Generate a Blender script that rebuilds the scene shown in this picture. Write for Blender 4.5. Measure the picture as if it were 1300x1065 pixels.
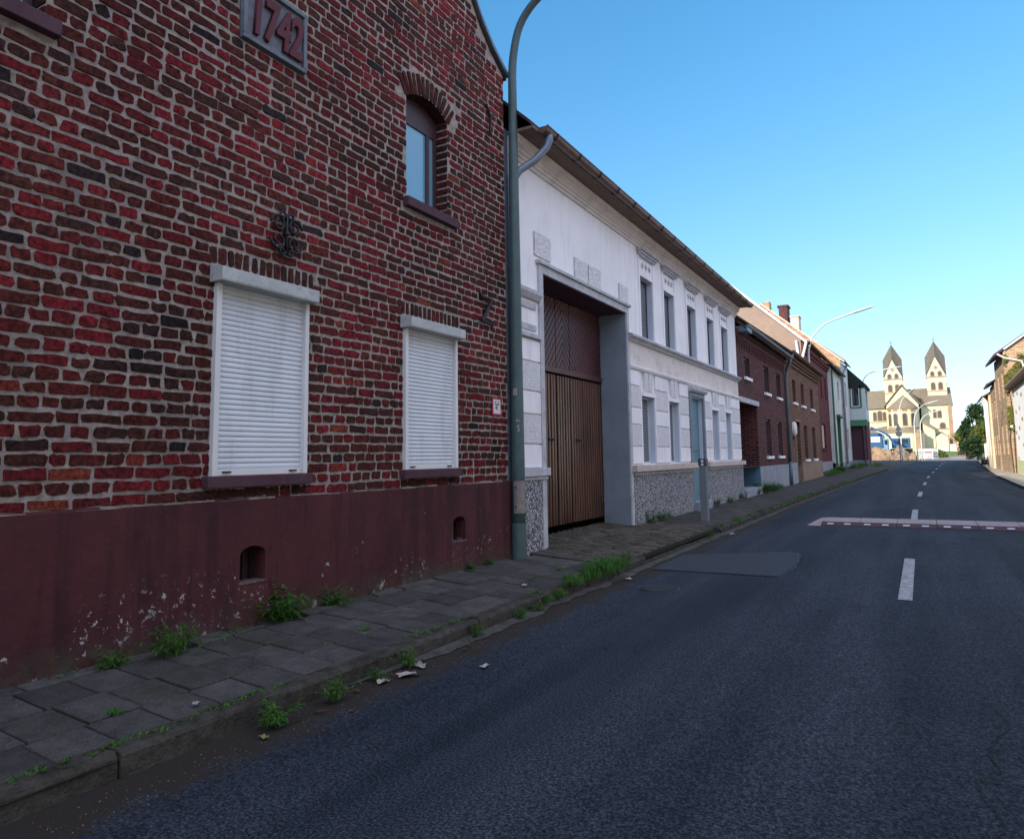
import bpy, bmesh, math, random
import numpy as np
from mathutils import Vector, Matrix, noise
random.seed(7); rng = np.random.default_rng(11)
S = bpy.context.scene
for o in list(bpy.data.objects): bpy.data.objects.remove(o)
C = S.collection
# ------------------------------------------------------------------ camera
YAW, PITCH, ROLL = math.radians(29.82), math.radians(5.968), -0.0146
f = Vector((-math.sin(YAW)*math.cos(PITCH), math.cos(YAW)*math.cos(PITCH), math.sin(PITCH)))
r = Vector((math.cos(YAW), math.sin(YAW), 0)); u = r.cross(f)
c_, s_ = math.cos(ROLL), math.sin(ROLL)
r2, u2 = c_*r+s_*u, -s_*r+c_*u
cd = bpy.data.cameras.new('camera'); cam = bpy.data.objects.new('camera', cd); C.objects.link(cam)
cam.matrix_world = Matrix(((r2.x,u2.x,-f.x,0),(r2.y,u2.y,-f.y,0),(r2.z,u2.z,-f.z,1.4),(0,0,0,1)))
cd.sensor_width = 36; cd.lens = 36*900/1300; cd.shift_y = -45/1300; cd.clip_start = .05; cd.clip_end = 5000
S.camera = cam
# ------------------------------------------------------------------ light
SUN_EL, SUN_AZ = math.radians(21), math.radians(208)      # azimuth clockwise from +Y (street direction)
W = bpy.data.worlds.new('World'); S.world = W; W.use_nodes = True
nt = W.node_tree; nt.nodes.clear()
sky = nt.nodes.new('ShaderNodeTexSky'); sky.sky_type = 'NISHITA'; sky.sun_disc = False
sky.sun_elevation = SUN_EL; sky.sun_rotation = SUN_AZ; sky.air_density = 1.0; sky.dust_density = 0.1; sky.ozone_density = 2.2
hs = nt.nodes.new('ShaderNodeHueSaturation'); hs.inputs['Saturation'].default_value = 1.3; hs.inputs['Hue'].default_value = .497
bg = nt.nodes.new('ShaderNodeBackground'); bg.inputs['Strength'].default_value = .15
wo = nt.nodes.new('ShaderNodeOutputWorld')
nt.links.new(sky.outputs[0], hs.inputs['Color'])
def vm(op, a, b):
    n = nt.nodes.new('ShaderNodeVectorMath'); n.operation = op
    for i, v in enumerate((a, b)):
        if isinstance(v, tuple): n.inputs[i].default_value = v
        else: nt.links.new(v, n.inputs[i])
    return n
d1 = vm('DIVIDE', hs.outputs[0], (4.0, 5.7, 7.6)); d2 = vm('ADD', d1.outputs[0], (1, 1, 1)); d3 = vm('DIVIDE', hs.outputs[0], d2.outputs[0])   # air-light rolls off towards the horizon
# bright cloudy fill light added to unseen sky overhead and to the right rear
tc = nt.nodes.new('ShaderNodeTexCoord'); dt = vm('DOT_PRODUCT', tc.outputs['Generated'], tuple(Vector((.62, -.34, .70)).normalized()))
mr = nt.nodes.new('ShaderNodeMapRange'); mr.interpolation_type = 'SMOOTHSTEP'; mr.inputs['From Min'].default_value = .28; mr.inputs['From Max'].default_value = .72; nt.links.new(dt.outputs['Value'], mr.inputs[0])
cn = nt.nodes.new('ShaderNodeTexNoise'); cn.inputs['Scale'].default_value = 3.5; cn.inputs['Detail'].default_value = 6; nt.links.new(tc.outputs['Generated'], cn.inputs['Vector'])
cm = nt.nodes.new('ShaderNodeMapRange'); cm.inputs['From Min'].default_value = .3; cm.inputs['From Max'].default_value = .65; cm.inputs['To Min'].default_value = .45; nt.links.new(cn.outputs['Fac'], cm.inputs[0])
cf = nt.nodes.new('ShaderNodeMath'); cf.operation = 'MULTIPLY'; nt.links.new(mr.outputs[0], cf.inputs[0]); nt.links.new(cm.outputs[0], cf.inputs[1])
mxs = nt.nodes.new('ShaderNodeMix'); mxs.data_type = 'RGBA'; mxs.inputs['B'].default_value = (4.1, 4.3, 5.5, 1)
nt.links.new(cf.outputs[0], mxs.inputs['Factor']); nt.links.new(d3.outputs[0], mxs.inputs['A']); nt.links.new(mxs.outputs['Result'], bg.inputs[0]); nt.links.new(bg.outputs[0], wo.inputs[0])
sd = bpy.data.lights.new('sun', 'SUN'); sd.energy = 2.6; sd.angle = math.radians(.53); sd.color = (1, .90, .74)
so = bpy.data.objects.new('sun', sd); C.objects.link(so)
tosun = Vector((math.sin(SUN_AZ)*math.cos(SUN_EL), math.cos(SUN_AZ)*math.cos(SUN_EL), math.sin(SUN_EL)))
so.rotation_euler = tosun.to_track_quat('Z', 'Y').to_euler(); so.location = (0, -20, 30)
S.view_settings.view_transform = 'Standard'; S.view_settings.look = 'None'; S.view_settings.exposure = 1.45; S.view_settings.gamma = 1
# ------------------------------------------------------------------ materials
def mat(name): 
    m = bpy.data.materials.new(name); m.use_nodes = True; t = m.node_tree
    t.nodes['Principled BSDF'].inputs['Specular IOR Level'].default_value = .15      # matt mineral surfaces unless said otherwise
    return m, t, t.nodes['Principled BSDF']
def N(t, k, **kw):
    n = t.nodes.new(k)
    for a, v in kw.items():
        if a.startswith('i_'): n.inputs[a[2:]].default_value = v
        else: setattr(n, a, v)
    return n
def L(t, a, b): t.links.new(a, b)
def pos(t): return N(t, 'ShaderNodeNewGeometry').outputs['Position']
def wallco(t):
    g = N(t, 'ShaderNodeNewGeometry'); s = N(t, 'ShaderNodeSeparateXYZ'); L(t, g.outputs['Position'], s.inputs[0])
    sn = N(t, 'ShaderNodeSeparateXYZ'); L(t, g.outputs['True Normal'], sn.inputs[0])
    a = N(t, 'ShaderNodeMath', operation='ABSOLUTE'); L(t, sn.outputs[0], a.inputs[0])
    gt = N(t, 'ShaderNodeMath', operation='GREATER_THAN'); gt.inputs[1].default_value = .5; L(t, a.outputs[0], gt.inputs[0])
    mx = N(t, 'ShaderNodeMix', data_type='FLOAT'); L(t, gt.outputs[0], mx.inputs['Factor']); L(t, s.outputs[0], mx.inputs['A']); L(t, s.outputs[1], mx.inputs['B'])
    c = N(t, 'ShaderNodeCombineXYZ'); L(t, mx.outputs['Result'], c.inputs[0]); L(t, s.outputs[2], c.inputs[1])
    return c.outputs[0]
def noisen(t, co, scale, detail=4, rough=.6):
    n = N(t, 'ShaderNodeTexNoise'); n.inputs['Scale'].default_value = scale; n.inputs['Detail'].default_value = detail; n.inputs['Roughness'].default_value = rough
    L(t, co, n.inputs['Vector']); return n.outputs['Fac']
def ramp(t, fac, stops, interp='LINEAR'):
    n = N(t, 'ShaderNodeValToRGB'); n.color_ramp.interpolation = interp
    while len(n.color_ramp.elements) < len(stops): n.color_ramp.elements.new(.5)
    for e, (p, c) in zip(n.color_ramp.elements, stops): e.position = p; e.color = (*c, 1) if len(c) == 3 else c
    L(t, fac, n.inputs[0]); return n.outputs[0]
def mixc(t, fac, a, b, mode='MIX'):
    n = N(t, 'ShaderNodeMix', data_type='RGBA', blend_type=mode)
    for k, v in (('A', a), ('B', b)):
        if isinstance(v, tuple): n.inputs[k].default_value = (*v, 1) if len(v) == 3 else v
        else: L(t, v, n.inputs[k])
    if isinstance(fac, (int, float)): n.inputs['Factor'].default_value = fac
    else: L(t, fac, n.inputs['Factor'])
    return n.outputs['Result']
def bump(t, b, h, strength=.3, dist=.01):
    n = N(t, 'ShaderNodeBump'); n.inputs['Strength'].default_value = strength; n.inputs['Distance'].default_value = dist
    L(t, h, n.inputs['Height']); L(t, n.outputs[0], b.inputs['Normal'])
def step(t, fac, lo, hi):
    n = N(t, 'ShaderNodeMapRange'); n.inputs['From Min'].default_value = lo; n.inputs['From Max'].default_value = hi; L(t, fac, n.inputs[0]); return n.outputs[0]
def simple(name, col, rough=.8, var=.25, scale=3, bscale=60, bstr=.25, bdist=.004, metal=0, dirt=None, spec=None, streak=False):
    if spec is None: spec = .5 if rough < .65 else .15
    m, t, b = mat(name); p = pos(t)
    d = tuple(x*(1-var) for x in col); e = tuple(min(1, x*(1+var*.6)) for x in col)
    c = ramp(t, noisen(t, p, scale, 5, .65), [(.3, d), (.7, e)])
    if dirt:
        if streak:
            mp = N(t, 'ShaderNodeMapping'); mp.inputs['Scale'].default_value = (1, 1, .18); L(t, p, mp.inputs[0]); q = mp.outputs[0]
        else: q = p
        c = mixc(t, step(t, noisen(t, q, scale*2.3, 6, .7), .5, .78), c, dirt)
    L(t, c, b.inputs['Base Color']); b.inputs['Roughness'].default_value = rough; b.inputs['Metallic'].default_value = metal; b.inputs['Specular IOR Level'].default_value = spec
    if bstr: bump(t, b, noisen(t, p, bscale, 3), bstr, bdist)
    return m
def stonemat(name, a, b_, dirt, bs=70):
    m, t, b = mat(name); p = pos(t); g_ = N(t, 'ShaderNodeNewGeometry')
    c = ramp(t, g_.outputs['Random Per Island'], [(0, a), (1, b_)])
    c = mixc(t, .8, c, ramp(t, noisen(t, p, 6, 7, .75), [(.32, (.5, .5, .5)), (.5, (1, 1, 1)), (.68, (1.45, 1.4, 1.35))]), 'MULTIPLY')
    c = mixc(t, step(t, noisen(t, p, 2.2, 6, .75), .52, .74), c, dirt); c = mixc(t, .6, c, ramp(t, noisen(t, p, 90, 3, .7), [(.35, (.55, .55, .55)), (.65, (1.5, 1.5, 1.5))]), 'MULTIPLY')
    L(t, c, b.inputs['Base Color']); b.inputs['Roughness'].default_value = .9; bump(t, b, noisen(t, p, bs, 5, .7), .8, .008); return m
def brickmat(name, cols, mortar, bw=.25, bh=.08, ms=.012, scale=1., off=.5, sat=1):
    m, t, b = mat(name); co = wallco(t)
    nz = noisen(t, co, 6, 2); 
    wob = N(t, 'ShaderNodeVectorMath', operation='MULTIPLY_ADD'); wob.inputs[1].default_value = (.012, .012, 0)
    cmb = N(t, 'ShaderNodeCombineXYZ'); L(t, nz, cmb.inputs[0]); L(t, nz, cmb.inputs[1]); L(t, cmb.outputs[0], wob.inputs[0]); L(t, co, wob.inputs[2])
    br = N(t, 'ShaderNodeTexBrick', offset=off); br.inputs['Scale'].default_value = 1; br.inputs['Brick Width'].default_value = bw; br.inputs['Row Height'].default_value = bh
    br.inputs['Mortar Size'].default_value = ms; br.inputs['Mortar Smooth'].default_value = .2; br.inputs['Color1'].default_value = (0, 0, 0, 1); br.inputs['Color2'].default_value = (1, 1, 1, 1); br.inputs['Mortar'].default_value = (.5, .5, .5, 1)
    L(t, wob.outputs[0], br.inputs['Vector'])
    c = ramp(t, br.outputs['Color'], [(i/(len(cols)-1), k) for i, k in enumerate(cols)])
    c = mixc(t, .5, c, ramp(t, noisen(t, co, 1.3, 5), [(.3, (.55, .55, .55)), (.7, (1.1, 1.1, 1.1))]), 'MULTIPLY')
    c = mixc(t, br.outputs['Fac'], c, mortar)
    L(t, c, b.inputs['Base Color']); b.inputs['Roughness'].default_value = .9
    inv = N(t, 'ShaderNodeMath', operation='SUBTRACT'); inv.inputs[0].default_value = 1; L(t, br.outputs['Fac'], inv.inputs[1])
    bump(t, b, inv.outputs[0], .6, .008)
    return m
# hand-made bricks of the near house: one colour per brick from a face attribute
m, t, b = mat('hand_made_brick'); p = pos(t)
at = N(t, 'ShaderNodeAttribute', attribute_name='tone')
c = ramp(t, at.outputs['Fac'], [(0, (.024, .017, .019)), (.14, (.044, .020, .019)), (.3, (.066, .024, .018)), (.5, (.092, .020, .016)), (.72, (.140, .015, .018)), (.9, (.20, .018, .024)), (1, (.20, .045, .026))])
n1 = noisen(t, p, 30, 7, .8)
c = mixc(t, .85, c, ramp(t, n1, [(.38, (.16, .16, .18)), (.50, (.90, .90, .90)), (.64, (2.0, 1.9, 1.8))]), 'MULTIPLY')
c = mixc(t, step(t, noisen(t, p, 9, 5, .7), .58, .80), c, (.028, .020, .022)); c = mixc(t, 1, c, ramp(t, noisen(t, p, .8, 4, .6), [(.35, (.62, .62, .64)), (.62, (1.15, 1.15, 1.15))]), 'MULTIPLY')
c = mixc(t, step(t, noisen(t, p, 26, 4, .7), .70, .80), c, (.30, .27, .25))
L(t, c, b.inputs['Base Color']); b.inputs['Roughness'].default_value = .88; bump(t, b, noisen(t, p, 55, 7, .8), 1, .014); BRICK = m
m, t, b = mat('old_mortar'); p = pos(t)
c = ramp(t, noisen(t, p, 14, 6, .7), [(.3, (.18, .15, .135)), (.5, (.35, .30, .27)), (.7, (.50, .44, .40))])
c = mixc(t, step(t, noisen(t, p, 1.1, 4, .6), .55, .8), c, (.15, .13, .12))
L(t, c, b.inputs['Base Color']); b.inputs['Roughness'].default_value = .95; bump(t, b, noisen(t, p, 40, 6, .8), 1, .02); MORTAR = m
m, t, b = mat('oxblood_plaster'); p = pos(t)
c = ramp(t, noisen(t, p, 1.6, 6, .7), [(.3, (.050, .018, .021)), (.7, (.095, .029, .031))])
s3 = N(t, 'ShaderNodeSeparateXYZ'); L(t, p, s3.inputs[0])
low = N(t, 'ShaderNodeMapRange'); low.inputs['From Min'].default_value = .75; low.inputs['From Max'].default_value = .25; low.inputs['To Max'].default_value = .085; L(t, s3.outputs[2], low.inputs[0])
nn = N(t, 'ShaderNodeMath', operation='ADD'); L(t, noisen(t, p, 6.5, 7, .68), nn.inputs[0]); L(t, low.outputs[0], nn.inputs[1])
peel = step(t, nn.outputs[0], .70, .712)
c = mixc(t, step(t, nn.outputs[0], .60, .68), c, (.06, .024, .03))
c = mixc(t, peel, c, (.40, .37, .36))
cl = N(t, 'ShaderNodeMath', operation='MULTIPLY'); L(t, step(t, noisen(t, p, 1.15, 2), .52, .60), cl.inputs[0]); L(t, step(t, noisen(t, p, 19, 6, .75), .60, .615), cl.inputs[1])
lz = N(t, 'ShaderNodeMapRange'); lz.inputs['From Min'].default_value = .68; lz.inputs['From Max'].default_value = .5; L(t, s3.outputs[2], lz.inputs[0])
cz = N(t, 'ShaderNodeMath', operation='MULTIPLY'); L(t, cl.outputs[0], cz.inputs[0]); L(t, lz.outputs[0], cz.inputs[1]); c = mixc(t, cz.outputs[0], c, (.45, .42, .41))
mp = N(t, 'ShaderNodeMapping'); mp.inputs['Scale'].default_value = (1, 1, .1); L(t, p, mp.inputs[0])
c = mixc(t, step(t, noisen(t, mp.outputs[0], 5, 4), .50, .72), c, (.030, .013, .017))
grn = N(t, 'ShaderNodeMapRange'); grn.inputs['From Min'].default_value = .38; grn.inputs['From Max'].default_value = .2; L(t, s3.outputs[2], grn.inputs[0])
gm = N(t, 'ShaderNodeMath', operation='MULTIPLY'); L(t, grn.outputs[0], gm.inputs[0]); L(t, step(t, noisen(t, p, 5, 5, .7), .35, .6), gm.inputs[1])
c = mixc(t, gm.outputs[0], c, (.060, .055, .042))
L(t, c, b.inputs['Base Color']); b.inputs['Roughness'].default_value = .7; bump(t, b, noisen(t, p, 9, 7, .7), .6, .02); OXBLOOD = m
# asphalt
m, t, b = mat('asphalt'); p = pos(t)
base = ramp(t, noisen(t, p, .45, 5, .6), [(.3, (.0105, .0150, .0225)), (.7, (.0200, .0260, .036))])
mp = N(t, 'ShaderNodeMapping'); mp.inputs['Scale'].default_value = (1.3, .07, 1); L(t, p, mp.inputs[0])
base = mixc(t, step(t, noisen(t, mp.outputs[0], 1.2, 3), .42, .75), base, (.030, .037, .050))
sp = noisen(t, p, 75, 5, .85)
base = mixc(t, 1, base, ramp(t, sp, [(.38, (.15, .15, .17)), (.5, (.95, .95, .95)), (.60, (3.6, 3.3, 3.0))]), 'MULTIPLY')
v = N(t, 'ShaderNodeTexVoronoi', feature='DISTANCE_TO_EDGE'); v.inputs['Scale'].default_value = .42
dm = N(t, 'ShaderNodeVectorMath', operation='MULTIPLY_ADD'); dm.inputs[1].default_value = (.55, .55, 0); nc = N(t, 'ShaderNodeTexNoise'); nc.inputs['Scale'].default_value = 2.4; nc.inputs['Detail'].default_value = 6; L(t, p, nc.inputs['Vector']); L(t, nc.outputs['Color'], dm.inputs[0]); L(t, p, dm.inputs[2]); L(t, dm.outputs[0], v.inputs['Vector'])
crk = N(t, 'ShaderNodeMapRange'); crk.inputs['From Min'].default_value = .012; crk.inputs['From Max'].default_value = .003; L(t, v.outputs['Distance'], crk.inputs[0])
ck = N(t, 'ShaderNodeMath', operation='MULTIPLY'); L(t, crk.outputs[0], ck.inputs[0]); L(t, step(t, noisen(t, p, .5, 2), .56, .66), ck.inputs[1])
base = mixc(t, ck.outputs[0], base, (.016, .017, .019))
sx = N(t, 'ShaderNodeSeparateXYZ'); L(t, p, sx.inputs[0])
gut = N(t, 'ShaderNodeMapRange'); gut.inputs['From Min'].default_value = -2.72; gut.inputs['From Max'].default_value = -3.12; L(t, sx.outputs[0], gut.inputs[0])
gy = N(t, 'ShaderNodeMapRange'); gy.inputs['From Min'].default_value = 45; gy.inputs['From Max'].default_value = 30; L(t, sx.outputs[1], gy.inputs[0])
g2 = N(t, 'ShaderNodeMath', operation='MULTIPLY'); L(t, gut.outputs[0], g2.inputs[0]); L(t, gy.outputs[0], g2.inputs[1])
g3 = N(t, 'ShaderNodeMath', operation='MULTIPLY_ADD'); L(t, g2.outputs[0], g3.inputs[0]); g3.inputs[1].default_value = .55; L(t, noisen(t, p, 3.5, 6, .7), g3.inputs[2])
base = mixc(t, step(t, g3.outputs[0], .62, .78), base, (.034, .028, .024))
L(t, base, b.inputs['Base Color']); b.inputs['Roughness'].default_value = .82; b.inputs['Specular IOR Level'].default_value = .10
ad = N(t, 'ShaderNodeMath', operation='SUBTRACT'); L(t, sp, ad.inputs[0]); L(t, ck.outputs[0], ad.inputs[1]); bump(t, b, ad.outputs[0], .7, .006); ASPH = m
ASPH2 = simple('patched_asphalt', (.047, .056, .068), .88, .6, 75, 160, .7, .005)
GUTTER_CONC = simple('gutter_concrete', (.085, .080, .074), .9, .5, 5, 60, .7, .006, dirt=(.034, .032, .028))
SLAB = stonemat('paving_slab', (.046, .043, .041), (.082, .078, .076), (.038, .040, .026))
KERB = simple('kerb_stone', (.060, .054, .047), .9, .6, 7, 50, 1, .014, dirt=(.020, .024, .011))
SOIL = simple('dirt_joint', (.012, .012, .009), .97, .5, 9, 50, 1, .02, dirt=(.03, .05, .015))
m, t, b = mat('pavement_far'); p = pos(t)
br = N(t, 'ShaderNodeTexBrick', offset=.5); br.inputs['Brick Width'].default_value = .35; br.inputs['Row Height'].default_value = .35; br.inputs['Mortar Size'].default_value = .012; br.inputs['Scale'].default_value = 1
br.inputs['Color1'].default_value = (.048, .043, .040, 1); br.inputs['Color2'].default_value = (.080, .072, .066, 1); br.inputs['Mortar'].default_value = (.020, .022, .014, 1); L(t, p, br.inputs['Vector'])
c = mixc(t, .6, br.outputs['Color'], ramp(t, noisen(t, p, 2, 6, .7), [(.3, (.5, .5, .5)), (.7, (1.2, 1.2, 1.2))]), 'MULTIPLY')
L(t, c, b.inputs['Base Color']); b.inputs['Roughness'].default_value = .9; bump(t, b, br.outputs['Fac'], -.4, .01); PAVE = m
SETT = stonemat('sett_stone', (.045, .038, .032), (.11, .092, .078), (.045, .045, .028))
WHITEPAINT = simple('road_paint', (.34, .35, .36), .8, .5, 14, 90, .5, .004, dirt=(.05, .055, .062))
WHITE = simple('white_render', (.84, .82, .84), .85, .07, 1.2, 60, .35, .004, dirt=(.64, .63, .65), streak=True)
WHITEROUGH = simple('rough_render', (.74, .73, .75), .9, .16, 20, 45, 1, .022, dirt=(.46, .46, .47))
CREAM = simple('cream_render', (.68, .62, .58), .85, .10, 1.5, 60, .3, .004, dirt=(.44, .40, .38))
GREYTRIM = simple('grey_stone_trim', (.47, .48, .51), .85, .2, 4, 60, .3, .005, dirt=(.27, .27, .29))
JAMB = simple('pale_blue_grey_paint', (.21, .245, .29), .8, .14, 1.5, 60, .3, .004, dirt=(.15, .18, .21))
LEDGE = simple('sandstone_ledge', (.56, .47, .42), .8, .12, 3, 60, .3, .004, dirt=(.34, .29, .26))
m, t, b = mat('pebble_dash'); p = pos(t)
v = N(t, 'ShaderNodeTexVoronoi'); v.inputs['Scale'].default_value = 38; L(t, p, v.inputs['Vector'])
c = ramp(t, v.outputs['Distance'], [(.0, (.58, .58, .60)), (.35, (.42, .42, .44)), (.62, (.10, .105, .115))])
c = mixc(t, .5, c, ramp(t, noisen(t, p, 25, 3), [(.35, (.4, .4, .4)), (.6, (1.2, 1.2, 1.2))]), 'MULTIPLY')
L(t, c, b.inputs['Base Color']); b.inputs['Roughness'].default_value = .9; bump(t, b, v.outputs['Distance'], -1, .03); PEBBLE = m
def wood(name, c1, c2, rough=.45):
    m, t, b = mat(name); p = pos(t); mp = N(t, 'ShaderNodeMapping'); mp.inputs['Scale'].default_value = (1, 1, .07); L(t, p, mp.inputs[0])
    c = ramp(t, noisen(t, mp.outputs[0], 26, 5, .7), [(.3, c1), (.7, c2)]); c = mixc(t, step(t, noisen(t, p, 1.4, 3), .45, .8), c, tuple(x*.6 for x in c1))
    L(t, c, b.inputs['Base Color']); b.inputs['Roughness'].default_value = rough; bump(t, b, noisen(t, mp.outputs[0], 60, 3), .3, .003); b.inputs['Specular IOR Level'].default_value = .5; return m
GATEW = wood('varnished_gate_wood', (.028, .010, .006), (.14, .054, .027), .3)
GATED = wood('purple_brown_gate_wood', (.045, .014, .018), (.13, .045, .046))
BROWNP = wood('brown_door_wood', (.05, .024, .018), (.10, .045, .03))
SHUT = simple('roller_shutter_plastic', (.62, .66, .70), .4, .08, 2, 60, 0, dirt=(.46, .48, .50), streak=True)
SHUTG = simple('grey_roller_shutter', (.16, .17, .20), .5, .1, 2, 60, 0)
BOXM = simple('weathered_shutter_box', (.42, .44, .44), .55, .15, 5, 60, .1, .002, dirt=(.22, .23, .20))
FRAMEW = simple('white_frame', (.66, .66, .66), .4, .08, 2, 60, 0)
FRAMED = simple('dark_wood_frame', (.055, .030, .034), .5, .2, 6, 60, 0)
SILLR = simple('dark_red_sill', (.085, .042, .056), .7, .2, 6, 60, .3, .003, dirt=(.05, .03, .038))
IRON = simple('wrought_iron', (.012, .012, .014), .5, .3, 20, 90, .4, .002, metal=.4)
PLAQ = simple('slate_plaque', (.15, .17, .20), .75, .25, 6, 80, .4, .004, dirt=(.09, .10, .12))
PLAQR = simple('red_relief_paint', (.105, .034, .044), .7, .2, 9, 80, .2, .002)
POLE = simple('green_grey_pole_paint', (.055, .098, .100), .5, .18, 3, 60, .1, .002, dirt=(.04, .065, .065))
POLEL = simple('pale_grey_pole_paint', (.50, .54, .50), .5, .1, 3, 60, 0)
LAMPH = simple('lamp_housing', (.62, .62, .60), .4, .05, 3, 60, 0)
ZINC = simple('zinc_pipe', (.16, .20, .26), .42, .2, 4, 60, .1, .002, metal=.5, dirt=(.10, .13, .17))
ZINCB = simple('blue_painted_pipe', (.075, .135, .18), .45, .15, 4, 60, 0)
COPPER = simple('brown_gutter', (.17, .105, .085), .42, .3, 5, 60, .1, .002, metal=.35, dirt=(.08, .055, .05))
SOFFIT = simple('brown_soffit', (.18, .125, .10), .8, .2, 5, 60, .2, .003, dirt=(.10, .07, .055))
BLACK = simple('dark_interior', (.008, .008, .009), .95, .2, 2, 60, 0, spec=0)
TEAL = simple('teal_door_paint', (.085, .20, .26), .5, .12, 3, 60, .1, .002)
BLUEP = simple('blue_grey_plinth', (.10, .19, .27), .8, .15, 3, 60, .2, .004)
GREEN = simple('green_paint', (.018, .12, .05), .5, .15, 3, 60, .1, .002)
GREYPL = simple('grey_plinth', (.29, .31, .36), .9, .25, 3, 60, .3, .005, dirt=(.16, .16, .17), streak=True)
BEIGEPL = simple('beige_plinth', (.27, .20, .155), .9, .25, 3, 60, .3, .005, dirt=(.13, .10, .08), streak=True)
WHITEH = simple('white_house_render', (.58, .60, .58), .9, .15, 1.5, 50, .3, .004, dirt=(.33, .35, .33), streak=True)
MINT = simple('pale_mint_cladding', (.50, .57, .56), .8, .08, 2, 50, .1, .003)
REDP = brickmat('painted_red_brick', [(.10, .028, .033), (.13, .038, .042), (.16, .052, .054)], (.11, .042, .045), ms=.01)
PURB = brickmat('purple_red_brick', [(.040, .012, .018), (.088, .020, .024), (.130, .034, .030)], (.13, .092, .088), ms=.011)
BRNB = brickmat('brown_red_brick', [(.060, .022, .014), (.120, .042, .024), (.19, .078, .045)], (.20, .15, .115), ms=.013)
ORNB = brickmat('orange_gable_brick', [(.28, .13, .075), (.42, .22, .13), (.52, .32, .20)], (.45, .36, .26), bw=.4, bh=.14, ms=.015)
YELB = brickmat('yellow_brown_brick', [(.24, .13, .075), (.36, .22, .13), (.48, .33, .20)], (.45, .38, .28), bw=.26, bh=.085, ms=.012)
TAUPE = simple('taupe_gable_render', (.30, .225, .185), .9, .12, .9, 40, .3, .005, dirt=(.23, .17, .145))
def tiles(name, a, b_):
    m, t, b = mat(name); p = pos(t); w = N(t, 'ShaderNodeTexWave', wave_type='BANDS', bands_direction='Z'); w.inputs['Scale'].default_value = 1.3; w.inputs['Distortion'].default_value = .5; L(t, p, w.inputs['Vector'])
    c = ramp(t, noisen(t, p, 2.5, 6, .75), [(.3, a), (.7, b_)]); c = mixc(t, .35, c, ramp(t, w.outputs['Fac'], [(0, (.4, .4, .4)), (.4, (1, 1, 1))]), 'MULTIPLY')
    L(t, c, b.inputs['Base Color']); b.inputs['Roughness'].default_value = .85; bump(t, b, w.outputs['Fac'], .5, .03); return m
ROOFT = tiles('dark_roof_tiles', (.045, .032, .03), (.10, .06, .05))
ROOFR = tiles('red_roof_tiles', (.17, .075, .05), (.27, .13, .08))
SLATE = tiles('slate_roof', (.09, .08, .07), (.19, .165, .135))
SLATEB = tiles('brown_church_slate', (.15, .125, .09), (.27, .22, .16))
STONE = simple('cream_church_stone', (.58, .55, .39), .9, .12, .25, 3, .2, .02, dirt=(.46, .40, .28))
STONEB = simple('brown_church_stone', (.32, .21, .14), .9, .2, .5, 3, .2, .02)
GRASS = simple('field_grass', (.13, .20, .045), .95, .45, .4, 6, .8, .05, dirt=(.22, .21, .07))
EARTH = simple('bare_earth', (.34, .22, .13), .95, .3, .5, 5, .8, .1, dirt=(.22, .17, .10))
RUBBER = simple('lit_red_rubber', (.33, .27, .27), .85, .25, 5, 80, .4, .004, dirt=(.13, .09, .10))  # bump top: light of reflected sun streaks put into the paler rubber colour
RUBBERD = simple('dark_red_rubber', (.075, .045, .055), .85, .25, 5, 80, .4, .004)
REFL = simple('white_reflector', (.62, .62, .63), .4, .05, 5, 60, 0)
REDS = simple('red_sign_paint', (.45, .02, .03), .4, .05, 5, 60, 0)
PAPER = simple('pale_paper', (.34, .31, .28), .8, .2, 20, 60, .2, .002)
DLEAF = simple('dry_leaf', (.095, .042, .022), .8, .3, 20, 60, .2, .002)
BLUET = simple('blue_vehicle_paint', (.022, .085, .20), .35, .1, 3, 60, 0)
LBLUE = simple('pale_blue_paint', (.14, .27, .40), .4, .1, 3, 60, 0)
TYRE = simple('black_tyre', (.02, .02, .02), .8, .2, 3, 60, 0)
SIGNBACK = simple('dark_sign_back', (.035, .045, .06), .5, .1, 3, 60, 0)
def leafm(name, a, b_, tr=.35):
    m, t, b = mat(name); p = pos(t); c = ramp(t, noisen(t, p, 5, 4), [(.3, a), (.7, b_)]); L(t, c, b.inputs['Base Color']); b.inputs['Roughness'].default_value = .55
    tb = N(t, 'ShaderNodeBsdfTranslucent'); L(t, c, tb.inputs[0]); mx = N(t, 'ShaderNodeMixShader'); mx.inputs[0].default_value = tr
    out = t.nodes['Material Output']; L(t, b.outputs[0], mx.inputs[1]); L(t, tb.outputs[0], mx.inputs[2]); L(t, mx.outputs[0], out.inputs[0]); return m
WEED = leafm('weed_leaf', (.030, .095, .016), (.085, .20, .035))
WEEDG = leafm('grass_blade', (.035, .12, .02), (.10, .24, .045))
TREED = leafm('dark_tree_leaf', (.018, .040, .016), (.045, .080, .028), .2)
TREEL = leafm('light_tree_leaf', (.09, .13, .025), (.20, .22, .05))
IVY = leafm('ivy_leaf', (.10, .12, .025), (.24, .22, .07))
BARK = simple('tree_bark', (.09, .07, .05), .9, .3, 5, 30, .5, .02)
def glassm(name, col=(.02, .03, .04), tint=(.5, .6, .7), rough=.04):
    m, t, b = mat(name); b.inputs['Base Color'].default_value = (*col, 1); b.inputs['Roughness'].default_value = rough; b.inputs['Specular IOR Level'].default_value = 1; b.inputs['Coat Weight'].default_value = .7; b.inputs['Coat Roughness'].default_value = .02
    bump(t, b, noisen(t, pos(t), 1.5, 1), .05, .02); return m
GLASS = glassm('window_glass'); CURTAIN = glassm('curtained_glass', (.15, .30, .42), rough=.06)
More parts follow.
